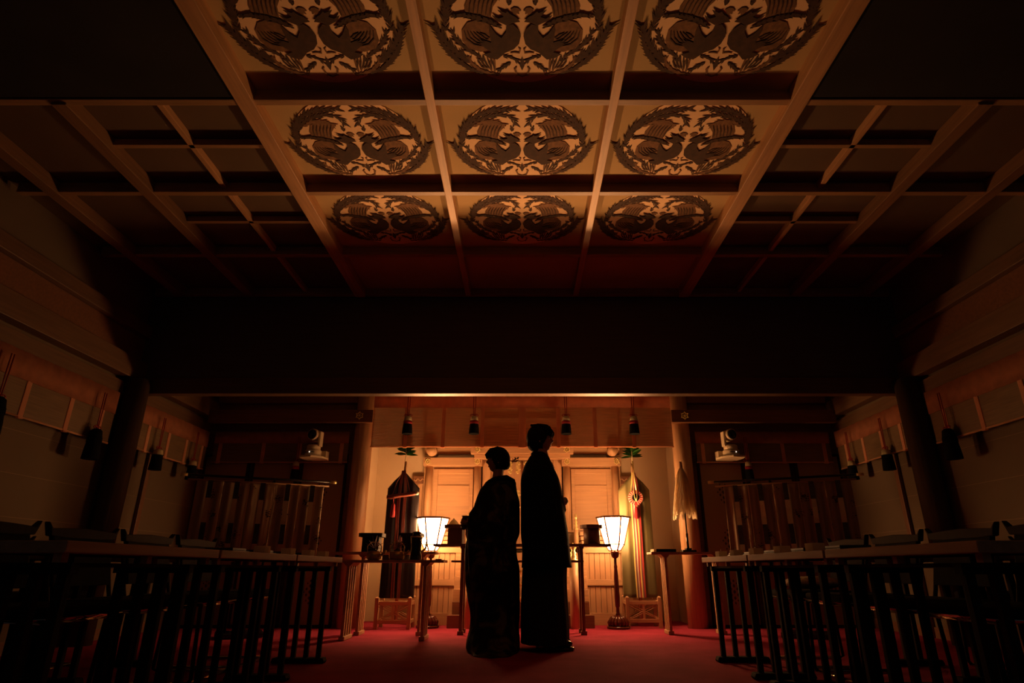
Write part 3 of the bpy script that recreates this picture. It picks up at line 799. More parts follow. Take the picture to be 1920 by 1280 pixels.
def silk(t, w, z0, zs, zp, m, bend):
    """pentagonal hanging silk with soft folds, a real thickness"""
    nx, nz = 28, 30; T = .022
    front = []; 
    for j in range(nz+1):
        for i in range(nx+1):
            u = -1 + 2*i/nx; x = u*w/2
            ztop = zs + (zp-zs)*(1-abs(u))
            z = z0 + (ztop-z0)*j/nz
            flare = 1 + .04*(1-j/nz)
            y = -.020*math.cos(u*math.pi/2)*bend - .006*math.sin(u*9+j*.05) - .010*math.exp(-((abs(u)-.55)/.12)**2)
            front.append((x*flare, y, z))
    q = nx+1; n = len(front)
    vs = front + [(x, y+T, z) for x, y, z in front]; fs = []
    for j in range(nz):
        for i in range(nx):
            a = j*q+i; fs.append((a,a+1,a+q+1,a+q)); fs.append((n+a,n+a+q,n+a+q+1,n+a+1))
    for i in range(nx): fs.append((i,n+i,n+i+1,i+1)); a = nz*q+i; fs.append((a,a+1,n+a+1,n+a))
    for j in range(nz): a = j*q; fs.append((a,a+q,n+a+q,n+a)); a = j*q+nx; fs.append((a,n+a,n+a+q,a+q))
    return build('silk_banner', MB().add(vs, fs), m, t, True)
def banner(loc, label, green):
    t = thing('altar_banner', label, 'banner', loc, 0)
    stand_frame(t)
    build('banner_pole', MB().lathe([(.016,.05),(.016,1.66),(.013,1.74)], (0,.03,0), 14), M['cyp_z'], t, True)
    silk(t, .355, .29, 1.43, 1.62, M['silk_green'] if green else M['silk_dark'], 1.0)
    sprig(t, 1.86, 3 if green else 8)
    y = -.042
    cols = ['rib_yellow','rib_purple','rib_white','rib_red','rib_yellow','rib_purple','rib_red'] if green else ['rib_dim','rib_purple','rib_purple','rib_dim']
    xs = [-.045+.015*k for k in range(7)] if green else [-.048,-.026,.018,.036]
    for x, c in zip(xs, cols):
        rb = MB(); w = .0062 if green else .008
        top = (x*.35, y+.012, 1.62)
        vs = []
        K = 14
        for i in range(K+1):
            f = i/K; z = 1.62 - f*1.33; xx = x*(.35+.65*min(1,f*6)) + .002*math.sin(i); yy = y - .004*math.sin(i*.9+x*80)
            vs += [(xx-w,yy,z),(xx+w,yy,z),(xx+w,yy+.003,z),(xx-w,yy+.003,z)]
        rb.loft([vs[4*i:4*i+4] for i in range(K+1)])
        build('ribbon', rb, M[c], t)
    if green:
        rg = MB(); zc = 1.335
        for k in range(18):
            a = 2*math.pi*k/18; da = .13
            rg.prism([(.040*math.cos(a-da),.040*math.sin(a-da)),(.082*math.cos(a-da),.082*math.sin(a-da)),(.086*math.cos(a),.086*math.sin(a)),(.082*math.cos(a+da),.082*math.sin(a+da)),(.040*math.cos(a+da),.040*math.sin(a+da))], lambda u,v,tt: (u,tt,zc+v), -.075, -.060)
        hm = build('rosette', rg, M['rib_red'], t, bevel=.003)
        rw = MB()
        for k in range(18):
            a = 2*math.pi*(k+.5)/18; da = .05
            rw.prism([(.040*math.cos(a-da),.040*math.sin(a-da)),(.082*math.cos(a-da),.082*math.sin(a-da)),(.082*math.cos(a+da),.082*math.sin(a+da)),(.040*math.cos(a+da),.040*math.sin(a+da))], lambda u,v,tt: (u,tt,zc+v), -.074, -.058)
        build('rosette_pleats', rw, M['rib_white'], t)
        build('mirror', MB().tube([(0,-.084,zc),(0,-.060,zc)], .040, 28), M['mirror'], t)
        cd = MB()
        for sx in (-1,1): cd.tube([(0,-.03,1.72),(sx*.012,-.055,1.55),(sx*.016,-.082,1.40),(sx*.014,-.094,1.34),(0,-.094,1.29)], .004, 6)
        cd.tube([(0,-.03,1.75),(.002,-.06,1.60),(.010,-.085,1.42)], .008, 8)
        build('hanging_cord', cd, M['gold'], t, True)
        build('tassel', MB().lathe([(.010,1.235),(.020,1.22),(.026,1.13),(.020,1.105)], (0,-.07,0), 14).tube([(0,-.075,1.29),(0,-.07,1.23)], .005, 6), M['tassel_red'], t, True)
    else:
        build('sword_bag', MB().tube([(-.165,-.075,1.325),(-.12,-.075,1.325),(-.04,-.075,1.340),(.06,-.075,1.352),(.13,-.078,1.362),(.165,-.08,1.368)], [.020,.024,.022,.021,.022,.018], 12), M['rib_dim'], t, True)
        build('bag_end', MB().tube([(.150,-.08,1.366),(.172,-.08,1.370),(.182,-.08,1.380)], [.021,.026,.012], 12), M['rib_white'], t, True)  # pale colour stands in for lantern light on the jutting end
        cd = MB().tube([(0,-.03,1.63),(-.07,-.070,1.48),(-.105,-.085,1.335)], .004, 6); cd.tube([(.01,-.03,1.63),(.05,-.06,1.50),(.095,-.085,1.36)], .004, 6)
        build('hanging_cord', cd, M['rib_dim'], t, True)
        build('tassel', MB().tube([(-.085,-.09,1.335),(-.085,-.09,1.25)], .004, 6).lathe([(.010,1.255),(.022,1.235),(.028,1.14),(.026,1.11)], (-.085,-.09,0), 14), M['tassel_red'], t, True)
    return t
banner((-1.335,6.93,0), 'dark unlit silk banner with a red sword bag, left of the left lantern', False)
banner((1.285,7.08,0), 'olive green silk banner with striped ribbons and a round mirror, right of the right lantern', True)

# ================================================================== CAMERAS
for s, side in ((-1,'left'), (1,'right')):
    t = thing('conference_camera', 'white motorised camera on a bracket beside the %s altar pillar' % side, 'camera', (s*2.33, 6.72, 1.725), math.radians(12)*s)
    build('bracket', MB().prism([(-.13,-.02),(-.05,-.13),(.09,-.13),(.13,-.02),(.13,.12),(-.13,.12)], lambda u,v,tt: (u*s,v,tt), 0, .022).box(-.10,.10,.10,.175,.0,.10), M['cam'], t, bevel=.004)
    build('base', MB().lathe([(.088,.022),(.088,.085),(.082,.092)], (0,0,0), 32), M['cam'], t, True)
    build('turntable', MB().lathe([(.074,.092),(.074,.14),(.066,.148)], (0,0,0), 32), M['cam'], t, True)
    build('slot', MB().prism([(-.055,0),(.055,0),(.055,.006),(-.055,.006)], lambda u,v,tt: (u,tt,.058+v), -.0915, -.0), M['black_lacq'], t)
    build('status_light', MB().ball((s*-.0+.008,-.094,.061), .005, 6), M['led'], t)
    build('yoke', MB().box(-s*.088 if s > 0 else .060, -s*.060 if s > 0 else .088, -.035, .035, .13, .30), M['cam'], t, bevel=.010)
    build('camera_head', MB().tube([(0,-.065,.262),(0,-.055,.262),(0,.06,.262),(0,.07,.262)], [.060,.064,.064,.055], 28), M['cam'], t, True)
    build('lens', MB().tube([(0,-.070,.262),(0,-.060,.262)], [.052,.054], 28), M['lens'], t, True)

# ================================================================== CURTAIN STANDS
def curtain_stand(p0, p1, label):
    (xa, ya), (xb, yb) = p0, p1
    L = math.hypot(xb-xa, yb-ya); ang = math.atan2(yb-ya, xb-xa)
    t = thing('curtain_stand', label, 'curtain stand', ((xa+xb)/2,(ya+yb)/2,0), ang, 'draped curtain stands')
    h = L/2
    build('top_rod', MB().tube([(-h,0,1.41),(h,0,1.41)], .012, 10), M['black_lacq'], t, True)
    build('lower_rod', MB().tube([(-h+.06,-.03,1.365),(h-.06,-.03,1.365)], .008, 8), M['cyp_x'], t, True)
    for x in (-h+.02, h-.02): build('rod_end', MB().tube([(x-.03,0,1.41),(x+.03,0,1.41)], .015, 10), M['gold'], t, True)
    for x in (-.12, .12):
        build('leg', MB().tube([(x,.03,.04),(x,.03,1.41)], .012, 10), M['black_lacq'], t, True)
    build('foot', MB().box(-.2,.2,-.13,.17,0,.05), M['black_lacq'], t, bevel=.01)
    n = 5; w = (L-.25)/n
    random.seed(int(abs(xa)*100)+5)
    for k in range(n):
        x0 = -h+.14+k*w; q = MB(); nx, nz = 22, 18; vs = []
        ph = random.uniform(0,6)
        for j in range(nz+1):
            f = j/nz; z = 1.362 - f*.72
            for i in range(nx+1):
                g = i/nx; a = .010 + .016*f
                vs.append((x0+g*w*(1-.01*f), -.034 - a*math.sin(g*11+ph) - .4*a*math.sin(g*23+ph*2+f), z - .012*math.sin(g*math.pi)*(1-f)))
        qn = nx+1; fs = [(j*qn+i, j*qn+i+1, (j+1)*qn+i+1, (j+1)*qn+i) for j in range(nz) for i in range(nx)]
        o = build('curtain_panel', q.add(vs, fs), M['printed'], t, True)
        sm = o.modifiers.new('solid','SOLIDIFY'); sm.thickness = .002
        # hanging ribbon: alternately dark and pale
        for r0, r1, mm in ((1.36,1.20,'book'),(1.20,.98,'pale_ribbon'),(.98,.80,'book'),(.80,.66,'pale_ribbon')):
            rb = MB(); vs = []
            for j in range(7):
                z = r0+(r1-r0)*j/6; y = -.070-.006*math.sin(j+k)
                vs.append([(x0+w*.5-.020,y,z),(x0+w*.5+.024,y-.003,z),(x0+w*.5+.024,y,z),(x0+w*.5-.020,y+.003,z)])
            rb.loft(vs); build('ribbon', rb, M[mm], t)
    return t
curtain_stand((1.92,6.30),(3.19,5.72), 'draped curtain with pine print on a rod stand, right of the paper wand')
curtain_stand((-3.19,5.72),(-1.92,6.30), 'draped curtain with pine print on a rod stand, behind the left desks')

# ================================================================== GUEST DESKS AND CHAIRS
def make_desk(s):
    """long side along Y, posts of the end frames spread along X; origin at the middle"""
    t = thing('guest_desk', '', 'desk', (0,0,0), 0, 'guest desks along both sides')
    build('desktop', MB().box(-.18,.18,-.46,.46,.622,.656), M['desk_wood'], t, bevel=.003)
    build('under_shelf', MB().box(-.13,.17,-.40,.40,.585,.597), M['black_wood'], t)
    for y in (-.42,.0,.42):
        build('spacer', MB().box(-.155,-.13,y-.014,y+.014,.597,.622).box(.12,.145,y-.014,y+.014,.597,.622), M['desk_wood'], t)
    for y in (-.31, .36):
        build('foot_rail', MB().prism([(-.175,.012),(-.165,0),(.165,0),(.175,.012),(.165,.034),(-.165,.034)], lambda u,v,tt: (u,tt,v), y-.035, y+.035), M['black_wood'], t, bevel=.004)
        build('cross_bar', MB().box(-.15,.15,y-.018,y+.018,.565,.597), M['black_wood'], t)
        for k in range(4):
            x = -.125+.083*k
            build('leg', MB().box(x-.015,x+.015,y-.013,y+.013,.03,.57), M['black_wood'], t, bevel=.002)
    return t
desk0 = make_desk(1)
ordn = ('farthest from the viewer', 'second from the far end', 'third from the far end', 'nearest to the viewer')
used = False
DY = [4.14, 3.20, 2.26]
for s, side in ((-1,'left'), (1,'right')):
    for k, y in enumerate(DY):
        lab = 'narrow slatted desk in the %s aisle row, %s' % (side, ordn[k] if k < 2 else ordn[3])
        if not used: desk0.location = (s*1.47,y,0); desk0['label'] = lab; desk0.rotation_euler = (0,0,math.pi if s < 0 else 0); used = True
        else: dup(desk0, (s*1.47,y,0), math.pi if s < 0 else 0, lab)
    for k, y in enumerate((4.0, 3.05, 2.10)):
        dup(desk0, (s*2.53,y,0), math.pi if s < 0 else 0, 'narrow slatted desk in the %s wall row, %s' % (side, ordn[k] if k < 2 else ordn[3]))
# place boxes on the aisle-side edge
nb = 0
b0 = None
for s, side in ((-1,'left'), (1,'right')):
    for k, y in enumerate((4.28, 3.98, 3.64, 3.27, 2.90)):
        if s < 0 and k > 3: continue
        lab = 'small pale box on the edge of the %s aisle desks, %s' % (side, ('first from the far end','second from the far end','third from the far end','fourth from the far end','fifth from the far end')[k])
        if b0 is None:
            b0 = thing('place_box', lab, 'box', (s*1.335,y,.656), 0, 'boxes along the desk edges')
            build('box_body', MB().box(-.028,.028,-.040,.040,0,.034), M['paper'], b0, bevel=.002)
            build('twist', MB().tube([(0,.0,.034),(.006,.012,.046),(.0,.026,.044)], [.004,.003,.001], 6), M['dwood_x'], b0)
        else: dup(b0, (s*1.335,y,.656), 0, lab)
        fz = build('folded_cloth', MB().box(-.10,.06,-.10,.10,0,.012).box(-.09,.05,-.08,.08,.012,.024), M['book'], None, bevel=.003)
        fz.location = (s*1.50,y,.656)
        tag(fz, 'dark folded booklet lying behind the %s pale box on the %s aisle desks' % (('first','second','third','fourth','fifth')[k], side), 'booklet', 'booklets on the desks')
def make_chair():
    t = thing('guest_chair', '', 'chair', (0,0,0), 0, 'guest chairs')
    # faces +X; width along Y
    build('seat', MB().box(-.22,.22,-.23,.23,.40,.445), M['chair_cloth'], t, bevel=.018)
    build('seat_frame', MB().tube([(-.21,-.225,.395),(.21,-.225,.395),(.21,.225,.395),(-.21,.225,.395)], .011, 8, True), M['chrome'], t, True)
    bk = MB(); rows_ = []
    for j in range(7):
        f = j/6; z = .50+.24*f; x = -.235-.05*f
        rows_.append([(x-.012,-.21,z),(x+.012+.02*0,-.21,z)] )
    bk.loft([[(-.235-.05*f-.014,-.215,.50+.22*f),(-.235-.05*f+.014,-.215,.50+.22*f),(-.245-.05*f+.014,0,.50+.22*f),(-.235-.05*f+.014,.215,.50+.22*f),(-.235-.05*f-.014,.215,.50+.22*f),(-.245-.05*f-.016,0,.50+.22*f)] for f in (0,.27,.54,.82,1.08)])
    build('backrest', bk, M['chair_cloth'], t, bevel=.004)
    prof = [(-.268,.772),(-.235,.742),(-.12,.748),(0,.752),(.12,.748),(.235,.742),(.268,.772),(.24,.706),(.12,.700),(0,.702),(-.12,.700),(-.24,.706)]
    build('top_rail', MB().prism(prof, lambda u,v,tt: (tt,u,v+.022), -.302, -.270), M['black_wood'], t, bevel=.005)
    for y in (-.225,.225):
        build('side_frame', MB().tube([(-.29,y,.70),(-.235,y,.48),(-.21,y,.40),(-.23,y,.02),(-.20,y,.011)], .011, 8).tube([(.21,y,.011),(.225,y,.03),(.21,y,.40)], .011, 8), M['black_wood'], t, True)
        build('floor_runner', MB().tube([(-.21,y,.011),(.21,y,.011)], .010, 8), M['chrome'], t, True)
    build('floor_bar', MB().tube([(.21,-.225,.011),(.21,.225,.011)], .010, 8), M['chrome'], t, True)
    return t
ch0 = make_chair(); used = False
for s, side in ((-1,'left'), (1,'right')):
    rz = math.pi if s > 0 else 0
    for k, y in enumerate((4.42, 3.84, 3.26, 2.68)):
        lab = 'black guest chair behind the %s aisle desks, %s' % (side, ('farthest','second from the far end','third from the far end','nearest to the viewer')[k])
        if not used: ch0.location = (s*1.98,y,0); ch0.rotation_euler = (0,0,rz); ch0['label'] = lab; used = True
        else: dup(ch0, (s*1.98,y,0), rz, lab)
    for k, y in enumerate((4.1, 3.5, 2.9)):
        dup(ch0, (s*3.08,y,0), rz, 'black guest chair along the %s wall, %s' % (side, ('farthest','middle one','nearest to the viewer')[k]))
cu = build('seat_cushion', MB().ball((0,0,.045), (.19,.19,.042), 12), M['cushion'], None, True)
cu.location = (1.98,4.42,.447); tag(cu, 'pale patterned cushion on the farthest chair of the right row', 'cushion')

# ================================================================== THE COUPLE
def grid_sphere(n=36):
    vs = []; fs = []
    for i in range(n+1):
        a = math.pi*i/n
        for k in range(2*n):
            b = math.pi*k/n
            vs.append(Vector((max(math.sin(a),.002)*math.cos(b), max(math.sin(a),.002)*math.sin(b), math.cos(a))))
    m = 2*n
    for i in range(n):
        for k in range(m): fs.append((i*m+k, (i+1)*m+k, (i+1)*m+(k+1)%m, i*m+(k+1)%m))
    fs.append(tuple(range(m))); fs.append(tuple(n*m+k for k in range(m-1,-1,-1)))
    return vs, fs
def g(x, c, s_): return math.exp(-((x-c)/s_)**2)
def head_mesh(female):
    """head about 0.22 m tall, centre at the origin, facing +X"""
    vs, fs = grid_sphere(40); out = []
    for v in vs:
        x, y, z = v
        fz = z*.114
        rx = .094 if x > 0 else .098
        X = x*rx; Y = y*.076
        if z < 0:                                    # jaw narrows, skull base rises at the back
            k = -z
            Y *= 1 - .30*k**1.5
            X *= (1 - .06*k) if x > 0 else (1 - .42*k**1.3)
            X += .022*k**1.5
        if x > 0: X = X - .012*g(z,-.02,.9)*abs(y)**2
        fr = max(0, x)**2
        fy = g(Y,0,.013)
        # profile features
        X += fr*( .021*fy*g(fz,-.020,.013) + .014*fy*g(fz,-.004,.018)      # nose
               + .007*g(Y,0,.035)*g(fz,.028,.016)                          # brow
               - .006*(g(Y,.032,.014)+g(Y,-.032,.014))*g(fz,.006,.012)     # eye hollows
               + .006*g(Y,0,.022)*g(fz,-.048,.006) + .006*g(Y,0,.022)*g(fz,-.061,.006)   # lips
               - .004*g(Y,0,.03)*g(fz,-.072,.006)
               + .014*g(Y,0,.026)*g(fz,-.088,.017) )                       # chin
        out.append((X, Y, fz))
    mb = MB().add(out, fs)
    for s_ in (-1, 1):                               # ears
        mb.ball((-.006, s_*.076, -.012), (.018,.009,.032), 8)
        mb.ball((-.004, s_*.083, -.030), (.009,.006,.010), 6)
    return mb
def skin_eval(verts, edges, radii, root=0):
    me = bpy.data.meshes.new('tmp'); me.from_pydata(verts, edges, []); o = bpy.data.objects.new('tmp', me); C.objects.link(o)
    md = o.modifiers.new('skin','SKIN'); md.use_smooth_shade = True
    sv = me.skin_vertices[0].data if me.skin_vertices else None
    if sv is None:
        bpy.context.view_layer.objects.active = o
        bm_ = __import__('bmesh').new(); bm_.from_mesh(me); bm_.verts.layers.skin.verify(); bm_.to_mesh(me); bm_.free()
        sv = me.skin_vertices[0].data
    for i, r in enumerate(radii): sv[i].radius = (r, r); sv[i].use_root = (i == root)
    ss = o.modifiers.new('sub','SUBSURF'); ss.levels = 1; ss.render_levels = 1
    bpy.context.view_layer.update()
    dg = bpy.context.evaluated_depsgraph_get(); ev = o.evaluated_get(dg); m2 = ev.to_mesh()
    mb = MB().add([tuple(v.co) for v in m2.vertices], [tuple(p.vertices) for p in m2.polygons])
    ev.to_mesh_clear(); bpy.data.objects.remove(o); bpy.data.meshes.remove(me)
    return mb
def hand_chain(wrist, direction, palm_n, side):
    """five separate bent fingers rooted in the palm; returns list of (points, radii)"""
    d = Vector(direction).normalized(); n = Vector(palm_n).normalized(); w = d.cross(n).normalized()*side
    wr = Vector(wrist); out = []
    lens = (.066,.075,.070,.056)
    for k in range(4):
        base = wr + d*.030 + w*(.012-.006*k)
        kn = wr + d*(.088-.004*abs(k-1)) + w*(.030-.020*k)
        L = lens[k]
        p1 = kn + (d*.72+n*.55).normalized()*L*.45
        p2 = p1 + (d*.05+n*1.0).normalized()*L*.34
        p3 = p2 + (d*-.65+n*.55).normalized()*L*.26
        out.append(([base, kn, p1, p2, p3], [.012,.0098,.0085,.0080,.0065]))
    tb = wr + d*.022 + w*.020
    t1 = wr + d*.048 + w*.042 + n*.016
    t2 = t1 + (d*.7+n*.6-w*.1).normalized()*.032
    t3 = t2 + (d*.5+n*.5-w*.7).normalized()*.026
    out.append(([tb, t1, t2, t3], [.013,.0115,.0095,.0075]))
    return out
def body(parent, near, far, head_at, female):
    """near/far: (elbow, wrist, hand direction, palm normal, side) of the two arms"""
    V = []; E = []; R = []
    def a(p, r, prev=None):
        V.append(tuple(p)); R.append(r)
        if prev is not None: E.append((prev, len(V)-1))
        return len(V)-1
    pel = a((0,0,.93), .12); sp = a((0,0,1.08), .105, pel); chn = a((0,0,1.27), .12, sp)
    nb_ = a((-.012,0,1.425), .062, chn); nk = a((-.008,0,1.49), .056, nb_); a((head_at[0]-.015,0,head_at[2]-.03), .055, nk)
    hands = []
    for sy, arm in ((-1, near), (1, far)):
        sh_ = a((0,sy*.165,1.375), .052, chn); el = a(arm[0], .040, sh_)
        fm = Vector(arm[0]).lerp(Vector(arm[1]), .45); f_ = a(fm, .036, el); wr = a(arm[1], .026, f_)
        d = Vector(arm[2]).normalized()
        pm = a(Vector(arm[1])+d*.035, .029, wr); a(Vector(arm[1])+d*.070, .026, pm)
        hands += hand_chain(arm[1], arm[2], arm[3], arm[4])
        hp = a((0,sy*.09,.86), .085, pel); kn = a((.012,sy*.095,.48), .055, hp); cf = a((-.012,sy*.10,.34), .050, kn); an = a((-.02,sy*.10,.095), .036, cf)
        bl = a((.06,sy*.105,.042), .034, an); a((.145,sy*.105,.034), .028, bl)
    mb = skin_eval(V, E, R, 0)
    for pts, rr in hands:
        k = skin_eval([tuple(p) for p in pts], [(i,i+1) for i in range(len(pts)-1)], rr, 0)
        mb.add(k.v, k.f)
    h = head_mesh(female); mb.add([(x+head_at[0], y, z+head_at[2]) for x, y, z in h.v], h.f)
    o = build('body', mb, M['skin'], parent, True)
    rm = o.modifiers.new('remesh','REMESH'); rm.mode = 'VOXEL'; rm.voxel_size = .0052; rm.use_smooth_shade = True
    # eyes and mouth
    for s_ in (-1, 1):
        e = build('eye', MB().ball((head_at[0]+.079, s_*.031, head_at[2]+.004), (.011,.013,.009), 10), M['eye'], parent, True)
        build('iris', MB().ball((head_at[0]+.0875, s_*.031, head_at[2]+.004), (.0035,.006,.006), 8), M['iris'], e, True)
    build('lips', MB().ball((head_at[0]+.0925, 0, head_at[2]-.0475), (.005,.019,.0042), 8).ball((head_at[0]+.092, 0, head_at[2]-.060), (.005,.015,.0046), 8), M['lip'], parent, True)
    return o
def ring(xl, xr, yf, yb, z, n=56, ex=2.3, rip=0.0, nr=14, ph=0.0):
    cx = (xl+xr)/2; rx = (xr-xl)/2; out = []
    for k in range(n):
        a = 2*math.pi*k/n; c, s_ = math.cos(a), math.sin(a)
        q = (abs(c)**ex + abs(s_)**ex)**(-1/ex)
        r = 1 + rip*math.sin(nr*a+ph)
        ry = yb if s_ > 0 else yf
        out.append((cx + rx*c*q*(1+(r-1)*abs(s_)), s_*ry*q*r, z))
    return out
def catmull(rows_, n=4):
    out = []; N = len(rows_)
    for i in range(N-1):
        p0, p1, p2, p3 = rows_[max(i-1,0)], rows_[i], rows_[i+1], rows_[min(i+2,N-1)]
        for k in range(n):
            t = k/n
            out.append([.5*((2*b)+(-a+c)*t+(2*a-5*b+4*c-d)*t*t+(-a+3*b-3*c+d)*t**3) for a,b,c,d in zip(p0,p1,p2,p3)])
    out.append(list(rows_[-1])); return out
def garment(levels, X0, sgn, rip=lambda z: 0, nr=14, ex=2.3):
    """levels: (py, pxL, pxR, depth_front, depth_back) measured on the plane where the figure stands"""
    rows_ = []
    for py, a, b, f, k in levels:
        if sgn > 0: a = max(a, 976.5)
        else: b = min(b, 974.5)
        xa, _, z = W(a, py, YP); xb = W(b, py, YP)[0]
        rows_.append([xa-X0, xb-X0, f, k, max(z, .004)])
    rr = catmull(rows_, 4)
    return MB().loft([ring(r[0], r[1], r[2], r[3], r[4], rip=rip(r[4]), nr=nr, ex=ex, ph=r[4]*2) for r in rr])
YP = 5.20
# ---- groom
GX = .185
gr = thing('person', 'person in black montsuki jacket and long pleated hakama standing in profile facing right', 'person', (GX,YP,0))
gh = (-.030+.0, 0, 1.632)
body(gr, ((-.09,-.235,1.10), (-.030,-.235,.93), (.35,.02,-.93), (.4,.9,.2), 1), ((-.09,.235,1.10), (-.030,.235,.93), (.35,-.02,-.93), (.4,-.9,.2), -1), gh, False)
gar = garment([(848,1001,1021,.055,.055),(852,997,1026,.07,.07),(858,992,1030,.10,.10),(864,989,1032,.14,.14),(872,984,1035,.18,.18),(884,980,1041,.215,.215),
    (900,976,1048,.235,.235),(925,974,1054,.24,.24),(950,973,1057,.24,.24),(975,974,1061,.245,.245),(1000,976,1065,.25,.25),(1030,979,1068,.255,.255),(1064,978,1072,.26,.26)], GX, 1, lambda z: .012 if z < 1.1 else .004, 9)
build('jacket', gar, M['haori'], gr, True)
hk = garment([(1036,984,1062,.19,.19),(1062,980,1063,.21,.21),(1100,978,1063,.235,.235),(1150,976,1066,.26,.26),(1180,974,1067,.275,.275),(1203,973,1067,.285,.285)], GX, 1, lambda z: .035, 16)
build('hakama', hk, M['hakama'], gr, True)
# sleeves, thick hanging cloth on both sides
def sleeve(parent, pts, y0, y1, m, name='sleeve'):
    n = len(pts); rings = []
    cx = sum(p[0] for p in pts)/n; cz = sum(p[1] for p in pts)/n
    for f, sc in ((0,.90),(.18,1.0),(.5,1.02),(.82,1.0),(1,.88)):
        rings.append([(cx+(x-cx)*sc, y0+(y1-y0)*f, cz+(z-cz)*sc) for x, z in pts])
    o = build(name, MB().loft(rings), m, parent, True)
    b = o.modifiers.new('bevel','BEVEL'); b.width = .012; b.segments = 2
    return o
gs = [(-.10,1.38),(.02,1.36),(.06,1.20),(.09,1.06),(.095,.99),(.04,.94),(.05,.80),(.045,.64),(.0,.62),(-.12,.63),(-.15,.68),(-.15,1.0),(-.13,1.25)]
sleeve(gr, gs, -.285, -.175, M['haori']); sleeve(gr, gs, .175, .285, M['haori'])
build('collar', MB().tube([W(998,850,YP)[0:1][0:1] and (W(999,851,YP)[0]-GX, .0, W(999,851,YP)[2]), (-.055,-.062,1.475), (.01,-.075,1.44), (.060,-.05,1.40), (.075,0,1.34)], [.020,.018,.018,.016,.012], 8), M['haori'], gr, True)
build('inner_collar', MB().tube([(-.075,0,1.525), (-.05,-.056,1.500), (.01,-.064,1.462), (.06,-.040,1.425), (.085,0,1.385)], .010, 8), M['white_cloth'], gr, True)
pp = W(1058,940,YP)
build('pompom', MB().ball((pp[0]-GX-.004, -.03, pp[2]), .034, 12), M['white_cloth'], gr, True, label='round pompom of the jacket cord')
build('jacket_cord', MB().tube([(pp[0]-GX-.05,-.03,pp[2]+.01),(pp[0]-GX,-.03,pp[2]-.03),(pp[0]-GX+.006,-.03,pp[2]-.075),(pp[0]-GX-.012,-.03,pp[2]-.10)], .008, 8), M['white_cloth'], gr, True)
for y in (-.105,.105):
    sl = MB().prism([(-.10,-.04),(-.02,-.045),(.10,-.05),(.165,-.03),(.178,0),(.165,.03),(.10,.05),(-.02,.045),(-.10,.04),(-.115,0)], lambda u,v,tt: (u+.035,y+v,tt), .0, .026)
    so = build('sandal', sl, M['shoe'], gr, bevel=.006)
    build('sock', MB().ball((.115,y,.048), (.085,.040,.030), 12), M['white_cloth'] if False else M['shoe'], so, True)
# hair
def hair_cap(head_at, female):
    vs, fs = grid_sphere(30); out = []
    random.seed(5)
    for v in vs:
        x, y, z = v
        rx = .110 if x > 0 else .118
        p = Vector((x*rx, y*.090, z*.128+.008))
        face = x > .30 and z < .42 and abs(y) < .86
        low = z < -.42
        if x > 0 and not face: p.x *= 1.0
        if not female:
            p *= 1 + .025*math.sin(11*math.atan2(y,x)+5*z)*max(0,z)
        if face: p = Vector((x*.074, y*.062, z*.10))
        if low: p = Vector((p.x*(.80 if x > 0 else .95), p.y*.88, max(p.z, -.088)))
        out.append((p.x+head_at[0], p.y, p.z+head_at[2]))
    return MB().add(out, fs)
hc = hair_cap(gh, False)
random.seed(9)
for k in range(34):                                   # short locks of the fringe and crown
    a = random.uniform(-1.2,1.2)
    b0_ = Vector((.03*math.cos(a), .05*math.sin(a), .118))
    b1_ = Vector((.088*math.cos(a)+.006, .080*math.sin(a), .088+random.uniform(-.01,.012)))
    b2_ = Vector((.113*math.cos(a)+.006, .086*math.sin(a), .050+random.uniform(-.012,.012)))
    b3_ = Vector((.108*math.cos(a)+.004, .084*math.sin(a), .018+random.uniform(-.012,.010)))
    hc.tube([b+Vector(gh) for b in (b0_,b1_,b2_,b3_)], [.010,.012,.010,.002], 6)
for k in range(26):
    a = random.uniform(0,6.28)
    p0 = Vector((.04*math.cos(a), .035*math.sin(a), .120)); p1 = Vector((.080*math.cos(a)-.003, .064*math.sin(a), .118+random.uniform(-.006,.012)))
    hc.tube([p0+Vector(gh), p1+Vector(gh)], [.014,.003], 6)
hc.ball((gh[0]-.045,0,gh[2]-.050), (.062,.064,.058), 14); hc.ball((gh[0]-.030,0,gh[2]-.085), (.040,.048,.045), 12)
for k in range(10):
    a = random.uniform(2.3,3.98); z0 = random.uniform(-.02,.05)
    hc.tube([Vector(gh)+Vector((.106*math.cos(a), .084*math.sin(a), z0)), Vector(gh)+Vector((.102*math.cos(a), .080*math.sin(a), z0-.05)), Vector(gh)+Vector((.080*math.cos(a), .062*math.sin(a), z0-.08))], [.008,.012,.005], 6)
build('hair', hc, M['hair'], gr, True)
# ---- bride (built facing +X, turned to face left)
BX = -.215
br = thing('person', 'person in dark brocade kimono, hair pinned up, holding flowers, facing left', 'person', (BX,YP,0), 0)
bfig = thing('tmp', '', '', (0,0,0)); 
sc = .885
body(bfig, ((.05,-.225,1.16), (.225,-.10,1.045), (1,.30,.05), (-.3,1,.0), 1), ((.05,.225,1.16), (.225,.10,1.045), (1,-.30,.05), (-.3,-1,.0), -1), (-.010,0,1.637), True)
def adopt(figure, person, m):
    for o in kids(figure):
        o.parent = person; o.matrix_local = m
